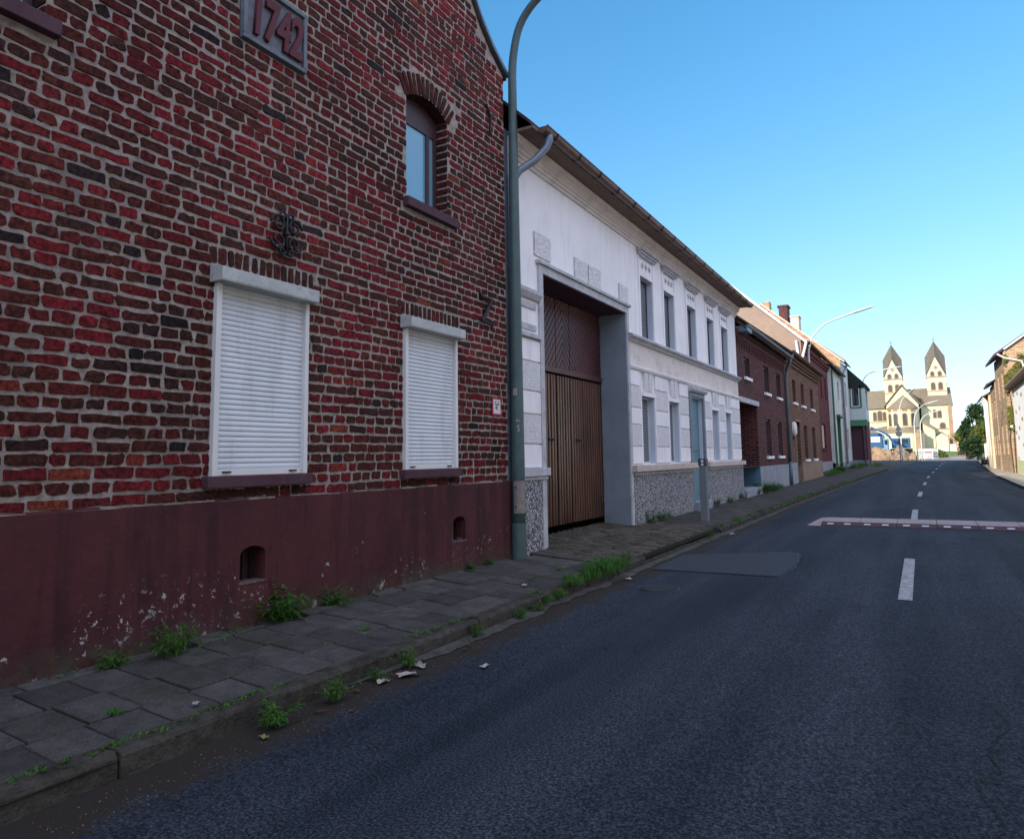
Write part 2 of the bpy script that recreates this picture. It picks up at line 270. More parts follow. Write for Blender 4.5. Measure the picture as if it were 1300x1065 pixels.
# ------------------------------------------------------------------ mesh helpers
class Fr:                                   # a wall frame: u along the wall, d outward, z up
    def __init__(s, x, y, ux, uy, nx, ny): s.o = (x, y); s.u = (ux, uy); s.n = (nx, ny)
    def __call__(s, u, d, z): return (s.o[0]+u*s.u[0]+d*s.n[0], s.o[1]+u*s.u[1]+d*s.n[1], z)
def FL(X): return Fr(X, 0, 0, 1, 1, 0)      # left facades: u is the street distance, outward is +X
def FS(Y): return Fr(0, Y, 1, 0, 0, -1)     # faces towards the camera: u is X, outward is -Y
def FR(X, sl=0.): return Fr(X, 0, sl, 1, -1, 0)
FW = Fr(0, 0, 1, 0, 0, 1)                   # plain world: u=x, d=y
class MB:
    def __init__(s): s.v = []; s.f = []; s.mi = []; s.sm = False; s.closed = True
    def add(s, vs, fs, mi=0):
        k = len(s.v); s.v += [tuple(p) for p in vs]; s.f += [tuple(i+k for i in q) for q in fs]; s.mi += [mi]*len(fs); return s
    def box(s, fr, u0, u1, d0, d1, z0, z1, mi=0):
        vs = [fr(a, b, c) for c in (z0, z1) for b in (d0, d1) for a in (u0, u1)]
        return s.add(vs, [(0,1,3,2),(4,6,7,5),(0,4,5,1),(2,3,7,6),(0,2,6,4),(1,5,7,3)], mi)
    def quad(s, a, b, c, d, mi=0): return s.add([a, b, c, d], [(0,1,2,3)], mi)
    def prism(s, fr, poly, d0, d1, mi=0):   # poly of (u,z)
        n = len(poly); vs = [fr(a, d0, z) for a, z in poly]+[fr(a, d1, z) for a, z in poly]
        return s.add(vs, [tuple(range(n)), tuple(range(2*n-1, n-1, -1))]+[(i, (i+1) % n, n+(i+1) % n, n+i) for i in range(n)], mi)
    def extr(s, fr, prof, u0, u1, mi=0):    # profile of (d,z) run along u
        n = len(prof); vs = [fr(u0, d, z) for d, z in prof]+[fr(u1, d, z) for d, z in prof]
        return s.add(vs, [tuple(range(n)), tuple(range(2*n-1, n-1, -1))]+[(i, (i+1) % n, n+(i+1) % n, n+i) for i in range(n)], mi)
    def tube(s, pts, rad, seg=10, mi=0, caps=True):
        pts = [Vector(p) for p in pts]; n = len(pts); rr = rad if isinstance(rad, (list, tuple)) else [rad]*n
        k = len(s.v); ref = None
        for i, p in enumerate(pts):
            d = (pts[min(i+1, n-1)]-pts[max(i-1, 0)]).normalized()
            if ref is None: ref = Vector((0, 0, 1)) if abs(d.z) < .9 else Vector((1, 0, 0))
            a = d.cross(ref).normalized(); b = d.cross(a).normalized(); ref = a.cross(d).normalized() if False else ref
            if i and (a.dot(pa) < 0): a = -a; b = -b
            pa = a
            for j in range(seg):
                th = 2*math.pi*j/seg; s.v.append(tuple(p+(a*math.cos(th)+b*math.sin(th))*rr[i]))
        for i in range(n-1):
            for j in range(seg): s.f.append((k+i*seg+j, k+i*seg+(j+1) % seg, k+(i+1)*seg+(j+1) % seg, k+(i+1)*seg+j)); s.mi.append(mi)
        if caps: s.f += [tuple(range(k, k+seg)), tuple(range(k+n*seg-1, k+(n-1)*seg-1, -1))]; s.mi += [mi]*2
        return s
    def holes(s, fr, u0, u1, z0, z1, hs, d=0, back=True, mi=0, rmi=0):   # wall sheet with rectangular openings and their reveals; hs: (u0,u1,z0,z1,depth)
        us = sorted({u0, u1, *[h[0] for h in hs], *[h[1] for h in hs]}); zs = sorted({z0, z1, *[h[2] for h in hs], *[h[3] for h in hs]})
        for a, b in zip(us, us[1:]):
            for c, e in zip(zs, zs[1:]):
                mu, mz = (a+b)/2, (c+e)/2
                if any(h[0] < mu < h[1] and h[2] < mz < h[3] for h in hs): continue
                s.quad(fr(a, d, c), fr(b, d, c), fr(b, d, e), fr(a, d, e), mi)
        for h in hs:
            a, b, c, e, q = h; q = d-q
            s.quad(fr(a, d, c), fr(a, d, e), fr(a, q, e), fr(a, q, c), rmi); s.quad(fr(b, d, c), fr(b, d, e), fr(b, q, e), fr(b, q, c), rmi)
            s.quad(fr(a, d, e), fr(b, d, e), fr(b, q, e), fr(a, q, e), rmi); s.quad(fr(a, d, c), fr(b, d, c), fr(b, q, c), fr(a, q, c), rmi)
        return s
    def build(s, name, mats, parent=None, bev=0, smooth=False, recalc=True):
        me = bpy.data.meshes.new(name)
        off = parent_world(parent) if parent is not None else Vector((0, 0, 0))
        me.from_pydata([(x-off.x, y-off.y, z-off.z) for x, y, z in s.v], [], s.f)
        mats = mats if isinstance(mats, (list, tuple)) else [mats]
        for m in mats: me.materials.append(m)
        me.polygons.foreach_set('material_index', s.mi)
        if recalc:
            bm = bmesh.new(); bm.from_mesh(me); bmesh.ops.recalc_face_normals(bm, faces=bm.faces); bm.to_mesh(me); bm.free()
        if smooth: me.polygons.foreach_set('use_smooth', [True]*len(me.polygons))
        me.update(); o = bpy.data.objects.new(name, me); C.objects.link(o)
        if parent is not None: o.parent = parent
        if bev:
            q = o.modifiers.new('bevel', 'BEVEL'); q.width = bev; q.segments = 2; q.limit_method = 'ANGLE'
        if smooth and not bev:
            pass
        return o
def parent_world(p):
    v = Vector((0, 0, 0))
    while p is not None: v += Vector(p.location); p = p.parent
    return v
def tag(o, label=None, cat=None, group=None, kind=None):
    if label: o['label'] = label
    if cat: o['category'] = cat
    if group: o['group'] = group
    if kind: o['kind'] = kind
    return o
def thing(name, label, cat, loc, group=None):
    o = bpy.data.objects.new(name, None); o.location = loc; o.empty_display_size = .2; C.objects.link(o); return tag(o, label, cat, group)
def struct(o, label=None): o['kind'] = 'structure'; return o
# ------------------------------------------------------------------ the street's course
YS = [-60, 20, 28, 37, 46, 55, 64, 73, 82, 91, 105, 120, 140, 170, 200, 400]
CX = [-.22, -.2, -.1, .05, .25, .6, .95, 1.35, 1.7, 2.13, 2.9, 3.9, 5.4, 8, 11, 30]
ZR = [0, 0, 0, 0, .02, .06, .11, .17, .22, .26, .34, .62, .95, 1.35, 1.6, 1.6]
def cx(y): return float(np.interp(y, YS, CX))
def zr(y): return float(np.interp(y, YS, ZR))
def zwall(y): return float(np.interp(y, [0, 20, 40, 57, 70], [.18, .21, .28, .42, .48]))
# ground, one sheet to the horizon
g = MB(); nx, ny = 60, 110
xs = list(np.concatenate([np.linspace(-1500, -60, 8), np.linspace(-50, 60, 44), np.linspace(80, 1500, 8)])); ys = list(np.concatenate([np.linspace(-600, -20, 6), np.linspace(0, 260, 66), np.linspace(300, 3000, 10)]))
def gz(x, y):
    z = zr(y)-.08
    if y > 100:
        z += min(1, (y-100)/25)*(.1+.12*noise.noise((x*.15, y*.15, 0)))
        if abs(x-cx(y)) < 7: z = min(z, zr(y)-.03)
    return z
for y in ys:
    for x in xs: g.v.append((x, y, gz(x, y)))
k = len(xs)
for j in range(len(ys)-1):
    for i in range(k-1): g.f.append((j*k+i, j*k+i+1, (j+1)*k+i+1, (j+1)*k+i)); g.mi.append(0)
tag(g.build('ground', GRASS, smooth=True), kind='structure')
# road
rd = MB(); RY = list(np.arange(-40, 20, 2.5))+list(np.arange(20, 126, 3)); offs = [-3.2, -2.2, -1, 0, 1, 2.2, 3.25]
for y in RY:
    for o in offs: rd.v.append((cx(y)+o+(.22-.2 if 0 else 0)+.05, y, zr(y)+.02*(1-(o/3.2)**2)-.02*(1 if abs(o) > 3 else 0)*0))
k = len(offs)
for j in range(len(RY)-1):
    for i in range(k-1): rd.f.append((j*k+i, j*k+i+1, (j+1)*k+i+1, (j+1)*k+i)); rd.mi.append(0)
struct(rd.build('road', ASPH, smooth=True))
def zroad(x, y): return zr(y)+.02*(1-((x-cx(y)-.05)/3.2)**2)
def sheet(name, poly, h, m):                # a thin patch lying on the road
    q = MB(); q.add([(x, y, zroad(x, y)+h) for x, y in poly], [tuple(range(len(poly)))]); return q.build(name, m)
def kx(y): return cx(y)-3.0                 # face of the left kerb
def band(name, fa, fb, za, zb, y0, y1, m, st=1.5, parent=None):
    q = MB(); n = max(2, int((y1-y0)/st)+1); yy = np.linspace(y0, y1, n)
    for y in yy: q.v += [(fa(y), y, za(y)), (fb(y), y, zb(y))]
    for j in range(n-1): q.f.append((2*j, 2*j+1, 2*j+3, 2*j+2)); q.mi.append(0)
    return q.build(name, m, parent)
wobx = lambda y, a=.03: a*noise.noise((y*1.7, 3.1, 0))
struct(band('gutter', lambda y: kx(y)-.05, lambda y: kx(y)+.13*min(1, (y-3.3)*.9)+wobx(y, .10)+wobx(y*5, .05), lambda y: zr(y)+.012, lambda y: zroad(kx(y)+.13, y)+.006, 3.4, 95, GUTTER_CONC, .12))
# left pavement: base sheet, then slabs, setts, kerb stones
WX = lambda y: float(np.interp(y, [0, 39.9, 40.1, 66, 66.1, 69, 69.1, 90], [-4.5, -4.5, -5.2, -5.0, -3.9, -3.9, -6, -6]))-.35
ZK = lambda y: zr(y)+.11
struct(band('pavement_bed', lambda y: -4.9, lambda y: -3.2, lambda y: zwall(y)-.045, lambda y: ZK(y)-.03, -40, 13.0, SOIL, 1))
struct(band('pavement', WX, lambda y: kx(y)-.13, zwall, ZK, 13.0, 100, PAVE, 1))
sl = MB(); edges = [-3.315, -3.65, -3.99, -4.33]
def slab(q, x0, x1, y0, y1, h=.05, tilt=.0022, gap=.006):
    z = [ZK(y0)+(zwall(y0)-ZK(y0))*(-3.3-x)/1.2 for x in (x0, x1)]; t = [random.uniform(-tilt, tilt) for _ in range(4)]; b = random.uniform(-.003, .004)
    X0, X1, Y0, Y1 = x0+gap, x1-gap, y0+gap, y1-gap; e = .005
    tops = [(X0+e, Y0+e, z[0]+b+t[0]), (X1-e, Y0+e, z[1]+b+t[1]), (X1-e, Y1-e, z[1]+b+t[2]), (X0+e, Y1-e, z[0]+b+t[3])]
    mids = [(X0, Y0), (X1, Y0), (X1, Y1), (X0, Y1)]
    vs = tops+[(x, y, tops[i][2]-e) for i, (x, y) in enumerate(mids)]+[(x, y, tops[i][2]-h-.02) for i, (x, y) in enumerate(mids)]
    q.add(vs, [(0,1,2,3)]+[(i, (i+1) % 4, 4+(i+1) % 4, 4+i) for i in range(4)]+[(4+i, 4+(i+1) % 4, 8+(i+1) % 4, 8+i) for i in range(4)])
for i in range(3):
    y = -3.0+[.0, .02, -.03][i]
    while y < 8.0:
        w = .284+random.uniform(-.005, .005)
        slab(sl, edges[i+1]+wobx(y+i, .012), edges[i]+wobx(y+i, .012), y, min(y+w, 8.15), gap=.005+random.random()*.004); y += w
y = -3
while y < 7.6:                               # narrow broken strip at the wall
    w = random.uniform(.25, .6); slab(sl, -4.49, -4.335, y, y+w, tilt=.012, gap=.008); y += w+random.choice((0, 0, .05))
for i, x in enumerate((-3.32, -3.75, -4.18)): slab(sl, x-.43, x, 8.16, 8.36, tilt=.004)
struct(sl.build('paving_slabs', SLAB, recalc=False))
st = MB(); j = 0; y = 8.38
while y < 12.9:
    x = -5.02 if 8.7 < y < 11.9 else -4.47
    x -= 0 if j % 2 else .05
    while x < -3.33:
        w = random.uniform(.145, .165); slab(st, x, min(x+w, -3.32), y, y+.097, tilt=.004, gap=.005); x += w
    y += .1; j += 1
struct(st.build('driveway_setts', SETT, recalc=False))
kb = MB(); y = -4
while y < 60:
    ln = 1.0; h = .11
    if 8.6 < y < 12.6: h = .05
    a = random.uniform(-.008, .008); x = kx(y+.5)+.0+wobx(y, .02)
    zt = zr(y)+h+a; e = .022
    prof = [(x-.14, zt-.2), (x-.14, zt), (x-e, zt+.002), (x-.006, zt-.008), (x+.004, zt-e), (x+.012, zt-.25)]
    n = 8; yy = np.linspace(y+.004, y+ln-.004, n); base = len(kb.v)
    for q in yy:
        for i, (px, pz) in enumerate(prof):
            jn = .010*noise.noise((q*6, i*2.3, px))if i in (2, 3, 4) else 0
            kb.v.append((px+jn, q, pz+jn*.8))
    m_ = len(prof)
    for a_ in range(n-1):
        for i in range(m_-1): kb.f.append((base+a_*m_+i, base+a_*m_+i+1, base+(a_+1)*m_+i+1, base+(a_+1)*m_+i)); kb.mi.append(0)
    kb.f += [tuple(base+i for i in range(m_)), tuple(base+(n-1)*m_+i for i in range(m_-1, -1, -1))]; kb.mi += [0, 0]
    y += ln
struct(kb.build('kerb', KERB))
struct(band('kerb_far', lambda y: kx(y)-.13, lambda y: kx(y), lambda y: ZK(y)+.004, lambda y: zr(y)+.0, 60, 100, KERB, 1.5))
# right pavement
rx = lambda y: cx(y)+float(np.interp(y, [0, 40, 46, 70], [3.2, 3.2, 3.15, 3.1]))
struct(band('pavement_right', rx, lambda y: cx(y)+5.6, lambda y: zr(y)+.10, lambda y: zr(y)+.14, -40, 95, simple('worn_concrete_paving', (.44, .38, .31), .9, .25, 2, 40, .4, .005, dirt=(.28, .24, .20)), 1.5))
struct(band('kerb_right', lambda y: rx(y)-.02, rx, lambda y: zr(y)-.03, lambda y: zr(y)+.105, -40, 95, KERB, 1.5))
# road marks
k = 0
for y0 in [-1.3, 7.75, 16.9+.0, 25.8, 34.8, 43.8, 52.8, 61.8, 70.8, 79.8, 88.8]:
    q = MB(); n = 7
    for i in range(n):
        y = y0+3*i/(n-1); x = cx(y)+(-.02 if y < 30 else 0); q.v += [(x-.06, y, zroad(x, y)+.005), (x+.06, y, zroad(x, y)+.005)]
    for i in range(n-1): q.f.append((2*i, 2*i+1, 2*i+3, 2*i+2)); q.mi.append(0)
    struct(q.build('lane_marking', WHITEPAINT))
pp = [(-2.98, 8.62), (-1.50, 8.62), (-1.45, 9.4), (-1.55, 10.6), (-1.72, 10.85), (-3.0, 10.05)]; rag = []
for (x0, y0), (x1, y1) in zip(pp, pp[1:]+pp[:1]):
    n_ = int(math.hypot(x1-x0, y1-y0)/.05)+1
    for k_ in range(n_): s_ = k_/n_; rag.append((x0+(x1-x0)*s_+random.gauss(0, .008), y0+(y1-y0)*s_+random.gauss(0, .008)))
big = [(-2.2+(x+2.2)*1.03, 9.6+(y-9.6)*1.025) for x, y in rag]
struct(sheet('tar_seam', big, .004, simple('tar', (.012, .013, .016), .5, .3, 30)))
struct(sheet('asphalt_patch', rag, .008, ASPH2))
mh = thing('manhole_cover', 'round worn manhole cover sunk in the road beside the weedy kerb', 'manhole cover', (-2.5, 7.42, zroad(-2.5, 7.42)))
q = MB(); n = 28; R0, R1, R2 = .20, .212, .222
rg = lambda R, z: [(-2.5+R*math.cos(2*math.pi*i/n), 7.42+R*math.sin(2*math.pi*i/n)*(1.0 if R < .205 or math.sin(2*math.pi*i/n) > 0 else .97), zroad(-2.5, 7.42)+z) for i in range(n)]
q.add(rg(R0, .004)+rg(R1, .008)+rg(R2, .003), [(a, (a+1) % n, n+(a+1) % n, n+a) for a in range(n)]+[(n+a, n+(a+1) % n, 2*n+(a+1) % n, 2*n+a) for a in range(n)]); q.build('rim', simple('cast_iron_rim', (.022, .024, .028), .6, .4, 30), mh)
q = MB(); q.add(rg(R0-.006, .008), [tuple(range(n))]); q.build('lid', simple('worn_iron_lid', (.034, .038, .044), .75, .6, 40, 90, .8, .006), mh)
jr = MB(); n = 9
for i in range(n):
    y = 103.5+i*2.75; jr.v += [(cx(y)-3.1, y, zr(y)+.006), (cx(y), y, zr(y)+.030), (cx(y)+3.2, y, zr(y)+.006)]
for i in range(n-1): jr.f += [(3*i, 3*i+1, 3*i+4, 3*i+3), (3*i+1, 3*i+2, 3*i+5, 3*i+4)]; jr.mi += [0, 0]
struct(jr.build('road_junction', simple('sunlit_pale_road', (.30, .26, .25), .9, .2, 1, 20, .3, .005)))  # sunlit end of the road, its brightness put into a paler sheet colour
# speed bump: rubber modules
sbp = thing('speed_bump', 'dull red rubber speed bump with white reflectors bolted across the road', 'speed bump', (.3, 15.7, 0))
xe = [-1.78, -1.14, -.49, .16, .80, 1.45, 2.1, 2.74]; fr = FW
for i in range(len(xe)-1):
    a, b = xe[i]+.006, xe[i+1]-.006; q = MB(); z0 = zroad(a, 15)+.0
    prof = [(15.05, z0), (15.06, z0+.018), (15.32, z0+.062), (16.33, z0+.062), (16.6, z0+.018), (16.61, z0)]
    Fx = Fr(0, 0, 1, 0, 0, 1); q.extr(Fx, prof, a, b)
    o = q.build('rubber_module', [RUBBER, RUBBERD], sbp)
    for pl in o.data.polygons:
        if pl.center.y+15.7 < 15.31: pl.material_index = 1
    for s in (.24, .72):
        q = MB(); um = a+(b-a)*s; q.add([(um-.055, 15.13, z0+.033), (um+.055, 15.13, z0+.033), (um+.055, 15.20, z0+.045), (um-.055, 15.20, z0+.045)], [(0,1,2,3)]); q.build('reflector', REFL, sbp)
q = MB(); z0 = zroad(-1.9, 15)
q.add([(-1.786, 15.05, z0), (-2.04, 15.1, z0), (-2.0, 16.5, z0), (-1.786, 16.6, z0), (-1.786, 15.32, z0+.062), (-1.786, 16.33, z0+.062), (-1.9, 15.42, z0+.055), (-1.9, 16.25, z0+.055)],
      [(0,1,6,4), (1,2,7,6), (2,3,5,7), (4,6,7,5), (0,4,5,3)]); q.build('end_piece', RUBBER, sbp)
# ------------------------------------------------------------------ house 1: hand-made brick walls, 1742
XF = -4.5; F1 = FL(XF); HY0, HY1, APX = .1, 7.72, 3.91
h1 = thing('brick_house', 'old red brick gabled house with 1742 date stone and dark red plaster base', 'house', (-4.5, 3.9, .18))
def roofz(y):
    d = HY1-APX-abs(y-APX)
    return float(np.interp(d, [0, .32, .58, .75, 3.81], [6.44, 6.64, 6.87, 7.08, 10.85]))
ops = [(3.40, 4.31, 1.30, 2.76), (5.63, 6.55, 1.30, 2.76), (5.68, 6.42, 4.12, 5.372), (1.40, 2.14, 4.12, 5.372), (3.56, 4.25, 4.76, 5.32)]
sills = [(3.34, 4.35, 1.215, 1.30), (5.58, 6.60, 1.215, 1.30), (5.63, 6.56, 4.02, 4.12), (1.27, 2.21, 4.02, 4.12)]
arch = [(6.05, .37), (1.77, .37)]
V, Fc, MI, TN = [], [], [], []
def brick(c0, du, dz, w, h, dep=.007, seedz=0, tone=None):
    """one brick: lower-left corner c0 (u,z), unit axes du,dz in the wall plane"""
    k = len(V); jt = .0052; ch = min(random.uniform(.006, .016), h*.2)
    pts = [(ch, 0), (w*.35, 0), (w*.68, 0), (w-ch, 0), (w, ch), (w, h-ch), (w-ch, h), (w*.66, h), (w*.33, h), (ch, h), (0, h-ch), (0, ch)]
    pts = [(a+random.gauss(0, jt), b+random.gauss(0, jt*.7)) for a, b in pts]
    dd = max(.004, dep+random.gauss(0, .0022)); ta, tb = random.gauss(0, .004), random.gauss(0, .012)
    cu, cz = w/2, h/2
    for lev, (s, d) in enumerate(((1.0, -.006), (.995, dd*.85), (.95, dd))):
        for a, b in pts:
            a2, b2 = cu+(a-cu)*(1-(1-s)*.07/max(w, .07)), cz+(b-cz)*(s if lev < 2 else .88)
            if lev == 2: a2 = cu+(a-cu)*(1-.012/w)
            uu = c0[0]+a2*du[0]+b2*dz[0]; zz = c0[1]+a2*du[1]+b2*dz[1]
            V.append((XF+d+(ta*(a-cu)+tb*(b-cz) if lev == 2 else 0), uu, zz))
    n = 12
    for l in range(2):
        for i in range(n): Fc.append((k+l*n+i, k+l*n+(i+1) % n, k+(l+1)*n+(i+1) % n, k+(l+1)*n+i))
    Fc.append(tuple(range(k+2*n, k+3*n))); 
    tn = tone if tone is not None else min(1, max(0, random.gauss(.54, .19)+.16*noise.noise((c0[0]*.9, c0[1]*.9, 0)) + (-.3 if random.random() < .07 else 0)))
    TN.extend([tn]*(2*n+1)); MI.extend([0]*(2*n+1))
blocks = ops+sills
rowh = .0865; zrow = 1.135; ri = 0
def inarch(u_, z_):
    for cu, hw in arch:
        if 5.22 < z_ and math.hypot(u_-cu, z_-4.712) < .895 and abs(u_-cu) < .47: return True
    return False
while zrow < 10.6:
    head = ri % 2; uu = HY0+random.uniform(0, .12); h = rowh-.0225+random.gauss(0, .003)
    ublk = []
    for a, b, c, e in blocks:
        if zrow+h > c+.012 and zrow < e-.012: ublk.append((a, b))
    for a, b in ((3.40, 4.31), (5.63, 6.55)):      # soldier course over the ground floor windows
        if 2.76 < zrow+h/2 < 3.03: ublk.append((a-.02, b+.06))
    while uu < HY1-.02:
        w = (random.gauss(.112, .012) if (head and random.random() < .93) or random.random() < .20 else random.gauss(.228, .014)); w = max(.06, w)
        a, b = uu, min(uu+w, HY1-.004); uu += w+max(.010, random.gauss(.021, .005))
        segs = [(a, b)]
        for p0, p1 in ublk:
            ns = []
            for s0, s1 in segs:
                if s1 <= p0 or s0 >= p1: ns.append((s0, s1)); continue
                if s0 < p0-.05: ns.append((s0, p0-.006))
                if s1 > p1+.05: ns.append((p1+.006, s1))
            segs = ns
        for s0, s1 in segs:
            if s1-s0 < .045: continue
            mu = (s0+s1)/2; wob = .011*noise.noise((mu*.8, zrow*.9, 5))+.006*noise.noise((mu*3, zrow*3, 9))
            ed = min(roofz(s0), roofz(s1))
            if zrow+h > ed-(.27 if ed > 7.12 else .03): continue
            if inarch(mu, zrow+h/2) or inarch(s0, zrow+h/2) or inarch(s1, zrow+h/2): continue
            sl_ = random.gauss(0, .008)
            brick((s0, zrow+wob), (1, sl_), (0, 1), s1-s0, h+random.gauss(0, .003))
    zrow += rowh; ri += 1
for a, b in ((3.36, 4.40), (5.60, 6.62)):          # soldiers
    x = a
    while x < b: brick((x, 2.885), (1, 0), (0, 1), .055, .125, tone=random.uniform(.1, .5)); x += .075
for a, b in ((3.36, 4.34), (5.60, 6.58)):          # header strip under the sills
    x = a
    while x < b: brick((x, 1.137), (1, 0), (0, 1), .10, .068, tone=random.uniform(.0, .4)); x += .118
for cu, hw in arch:                                 # fanned voussoirs
    for i in range(13):
        th = (i-6)/6*.60; Rr = .655; zc = 4.712
        ax = (math.cos(-th), math.sin(-th)); az = (math.sin(th), math.cos(th))
        c0 = (cu+Rr*math.sin(th)-.026*ax[0], zc+Rr*math.cos(th)-.026*ax[1]); brick(c0, ax, az, .052, .225, .016, tone=random.uniform(.15, .5))
for sgn in (-1, 1):                                 # raking bricks along the verge
    d = .80
    while d < 3.78:
        y = APX+sgn*(3.81-d); z = roofz(y); sl_ = -sgn*1.232; ln = math.hypot(1, sl_); du = (1/ln, sl_/ln); dn = (-du[1], du[0]);
        if dn[1] > 0: dn = (-dn[0], -dn[1])
        brick((y+dn[0]*.005, z+dn[1]*.005), du, dn, .058, .235, .012, tone=random.uniform(.1, .6)); d += .078/ln*1.0
def mort(pts, d=0):
    k = len(V); V.extend([(XF+d, a, b) for a, b in pts]); Fc.append(tuple(range(k, k+len(pts)))); MI.append(1); TN.append(0)
us = sorted({HY0, HY1, APX, *[h[0] for h in ops], *[h[1] for h in ops], *np.linspace(HY0, HY1, 24)}); zs = sorted({.9, 1.15, 3.2, 6.43, *[h[2] for h in ops], *[h[3] for h in ops]})
for a, b in zip(us, us[1:]):
    for c, e in zip(zs, zs[1:]):
        if any(h[0] < (a+b)/2 < h[1] and h[2] < (c+e)/2 < h[3] for h in ops): continue
        mort([(a, c), (b, c), (b, e), (a, e)])
    mort([(a, 6.43), (b, 6.43), (b, roofz(b)), (a, roofz(a))])
# replace rectangular head over the arched windows by an arc
def brickquad(p, mi=1, tn=.3): k = len(V); V.extend(p); Fc.append(tuple(range(k, k+len(p)))); MI.append(mi); TN.append(tn)
for a, b, c, e in (ops[2], ops[3]):
    cu = (a+b)/2; T_ = np.linspace(-.602, .602, 13); A_ = [(cu+.653*math.sin(t_), 4.712+.653*math.cos(t_)) for t_ in T_]
    for p0, p1 in zip(A_, A_[1:]):
        mort([p0, p1, (p1[0], 5.372), (p0[0], 5.372)]); brickquad([(XF+.003, *p0), (XF+.003, *p1), (XF-.2, *p1), (XF-.2, *p0)], 0, .25)
for a, b, c, e in ops[:4]:
    q = XF-.2 if c > 4 else XF-.1
    for uu_ in (a, b): brickquad([(XF, uu_, c), (XF, uu_, e if c < 4 else 5.25), (q, uu_, e if c < 4 else 5.25), (q, uu_, c)])
    brickquad([(XF, a, c), (XF, b, c), (q, b, c), (q, a, c)])
    if c < 4: brickquad([(XF, a, e), (XF, b, e), (q, b, e), (q, a, e)])
for uu_, z0, z1 in ((6.42, 4.14, 5.26), (2.14, 4.14, 5.26)):   # bricks turning into the reveal
    z = z0
    while z < z1:
        k = len(V); d0, d1 = XF-.19+random.uniform(-.01, .01), XF+.008; y0 = uu_-.008
        for X_, Y_, Z_ in ((d0, uu_, z), (d1, uu_, z), (d1, uu_, z+.066), (d0, uu_, z+.066), (d0, y0, z+.003), (d1-.004, y0, z+.003), (d1-.004, y0, z+.063), (d0, y0, z+.063)): V.append((X_, Y_, Z_))
        for fc in ((4,5,6,7), (0,1,5,4), (1,2,6,5), (2,3,7,6)): Fc.append(tuple(k+i for i in fc)); MI.append(0); TN.append(.35)
        tn = random.uniform(.15, .6); TN[-4:] = [tn]*4; z += rowh
W1 = MB(); W1.v = V; W1.f = Fc; W1.mi = MI
wall1 = W1.build('wall', [BRICK, MORTAR], h1, recalc=False)
at_ = wall1.data.attributes.new('tone', 'FLOAT', 'FACE'); at_.data.foreach_set('value', TN)
# curved reveal heads: soffit strip for the two arched openings (opening is cut square to z=5.28, the arc springs there)
q = MB()
q.box(F1, HY0, HY1, -7.5, -.26, .1, 6.40)                                # body behind
q.build('rear_wall', MORTAR, h1)
# plinth with two cellar vents
PX = .035; FP = FL(XF)
pl = MB(); vents = [(3.665, 3.905, .50, .70), (6.46, 6.70, .505, .705)]
pl.holes(FP, HY0, HY1, .0, 1.115, [(a, b, c, e+.068, .14) for a, b, c, e in vents], d=PX)
pl.quad(FP(HY0, PX, 1.115), FP(HY1, PX, 1.115), FP(HY1, -.02, 1.14), FP(HY0, -.02, 1.14))
pl.quad(FP(HY1, PX, 0), FP(HY1, PX, 1.115), FP(HY1, -.3, 1.115), FP(HY1, -.3, 0))
o = pl.build('plinth', OXBLOOD, h1)
q = MB(); yy = HY0
while yy < HY1-.1: w_ = random.uniform(.1, .3); q.box(FP, yy, min(yy+w_, HY1), .0, PX-.004+random.uniform(-.01, .004), 1.10, 1.122+random.uniform(-.004, .010)); yy += w_
q.build('mortar_edge', MORTAR, h1)
for a, b, c, e in vents:
    vt = MB(); n = 9; cu = (a+b)/2; hw = (b-a)/2
    for i in range(n):                       # arched head: dark arch infill just proud of the plaster
        t0, t1 = math.pi*i/n, math.pi*(i+1)/n
        vt.quad(FP(cu+hw*math.cos(t0), PX, e+.068), FP(cu+hw*math.cos(t0), PX, e+.066*math.sin(t0)), FP(cu+hw*math.cos(t1), PX, e+.066*math.sin(t1)), FP(cu+hw*math.cos(t1), PX, e+.068))
        vt.quad(FP(cu+hw*math.cos(t0), PX, e+.066*math.sin(t0)), FP(cu+hw*math.cos(t1), PX, e+.066*math.sin(t1)), FP(cu+hw*math.cos(t1), PX-.13, e+.066*math.sin(t1)), FP(cu+hw*math.cos(t0), PX-.13, e+.066*math.sin(t0)))
    vt_ = MB(); vt_.quad(FP(a, PX-.135, c), FP(b, PX-.135, c), FP(b, PX-.135, e+.068), FP(a, PX-.135, e+.068), 0)
    vo = vt_.build('cellar_vent', simple('dark_red_board', (.035, .018, .018), .9, .5, 20), h1); vt.build('vent_arch', OXBLOOD, vo)  # back board of the vent recess, darker red than the plinth
    gb = MB()
    for i in range(3): gb.box(FP, a+.045+.07*i, a+.056+.07*i, -.085, -.075, c, e+.02)
    gb.build('grille', IRON, vo)
    led = MB(); led.box(FP, a-.012, b+.008, -.10, PX+.006, c-.012, c+.003); led.build('ledge', simple('chipped_ledge', (.12, .08, .085), .9, .7, 25, 60, .8, .01, dirt=(.30, .27, .26)), vo)
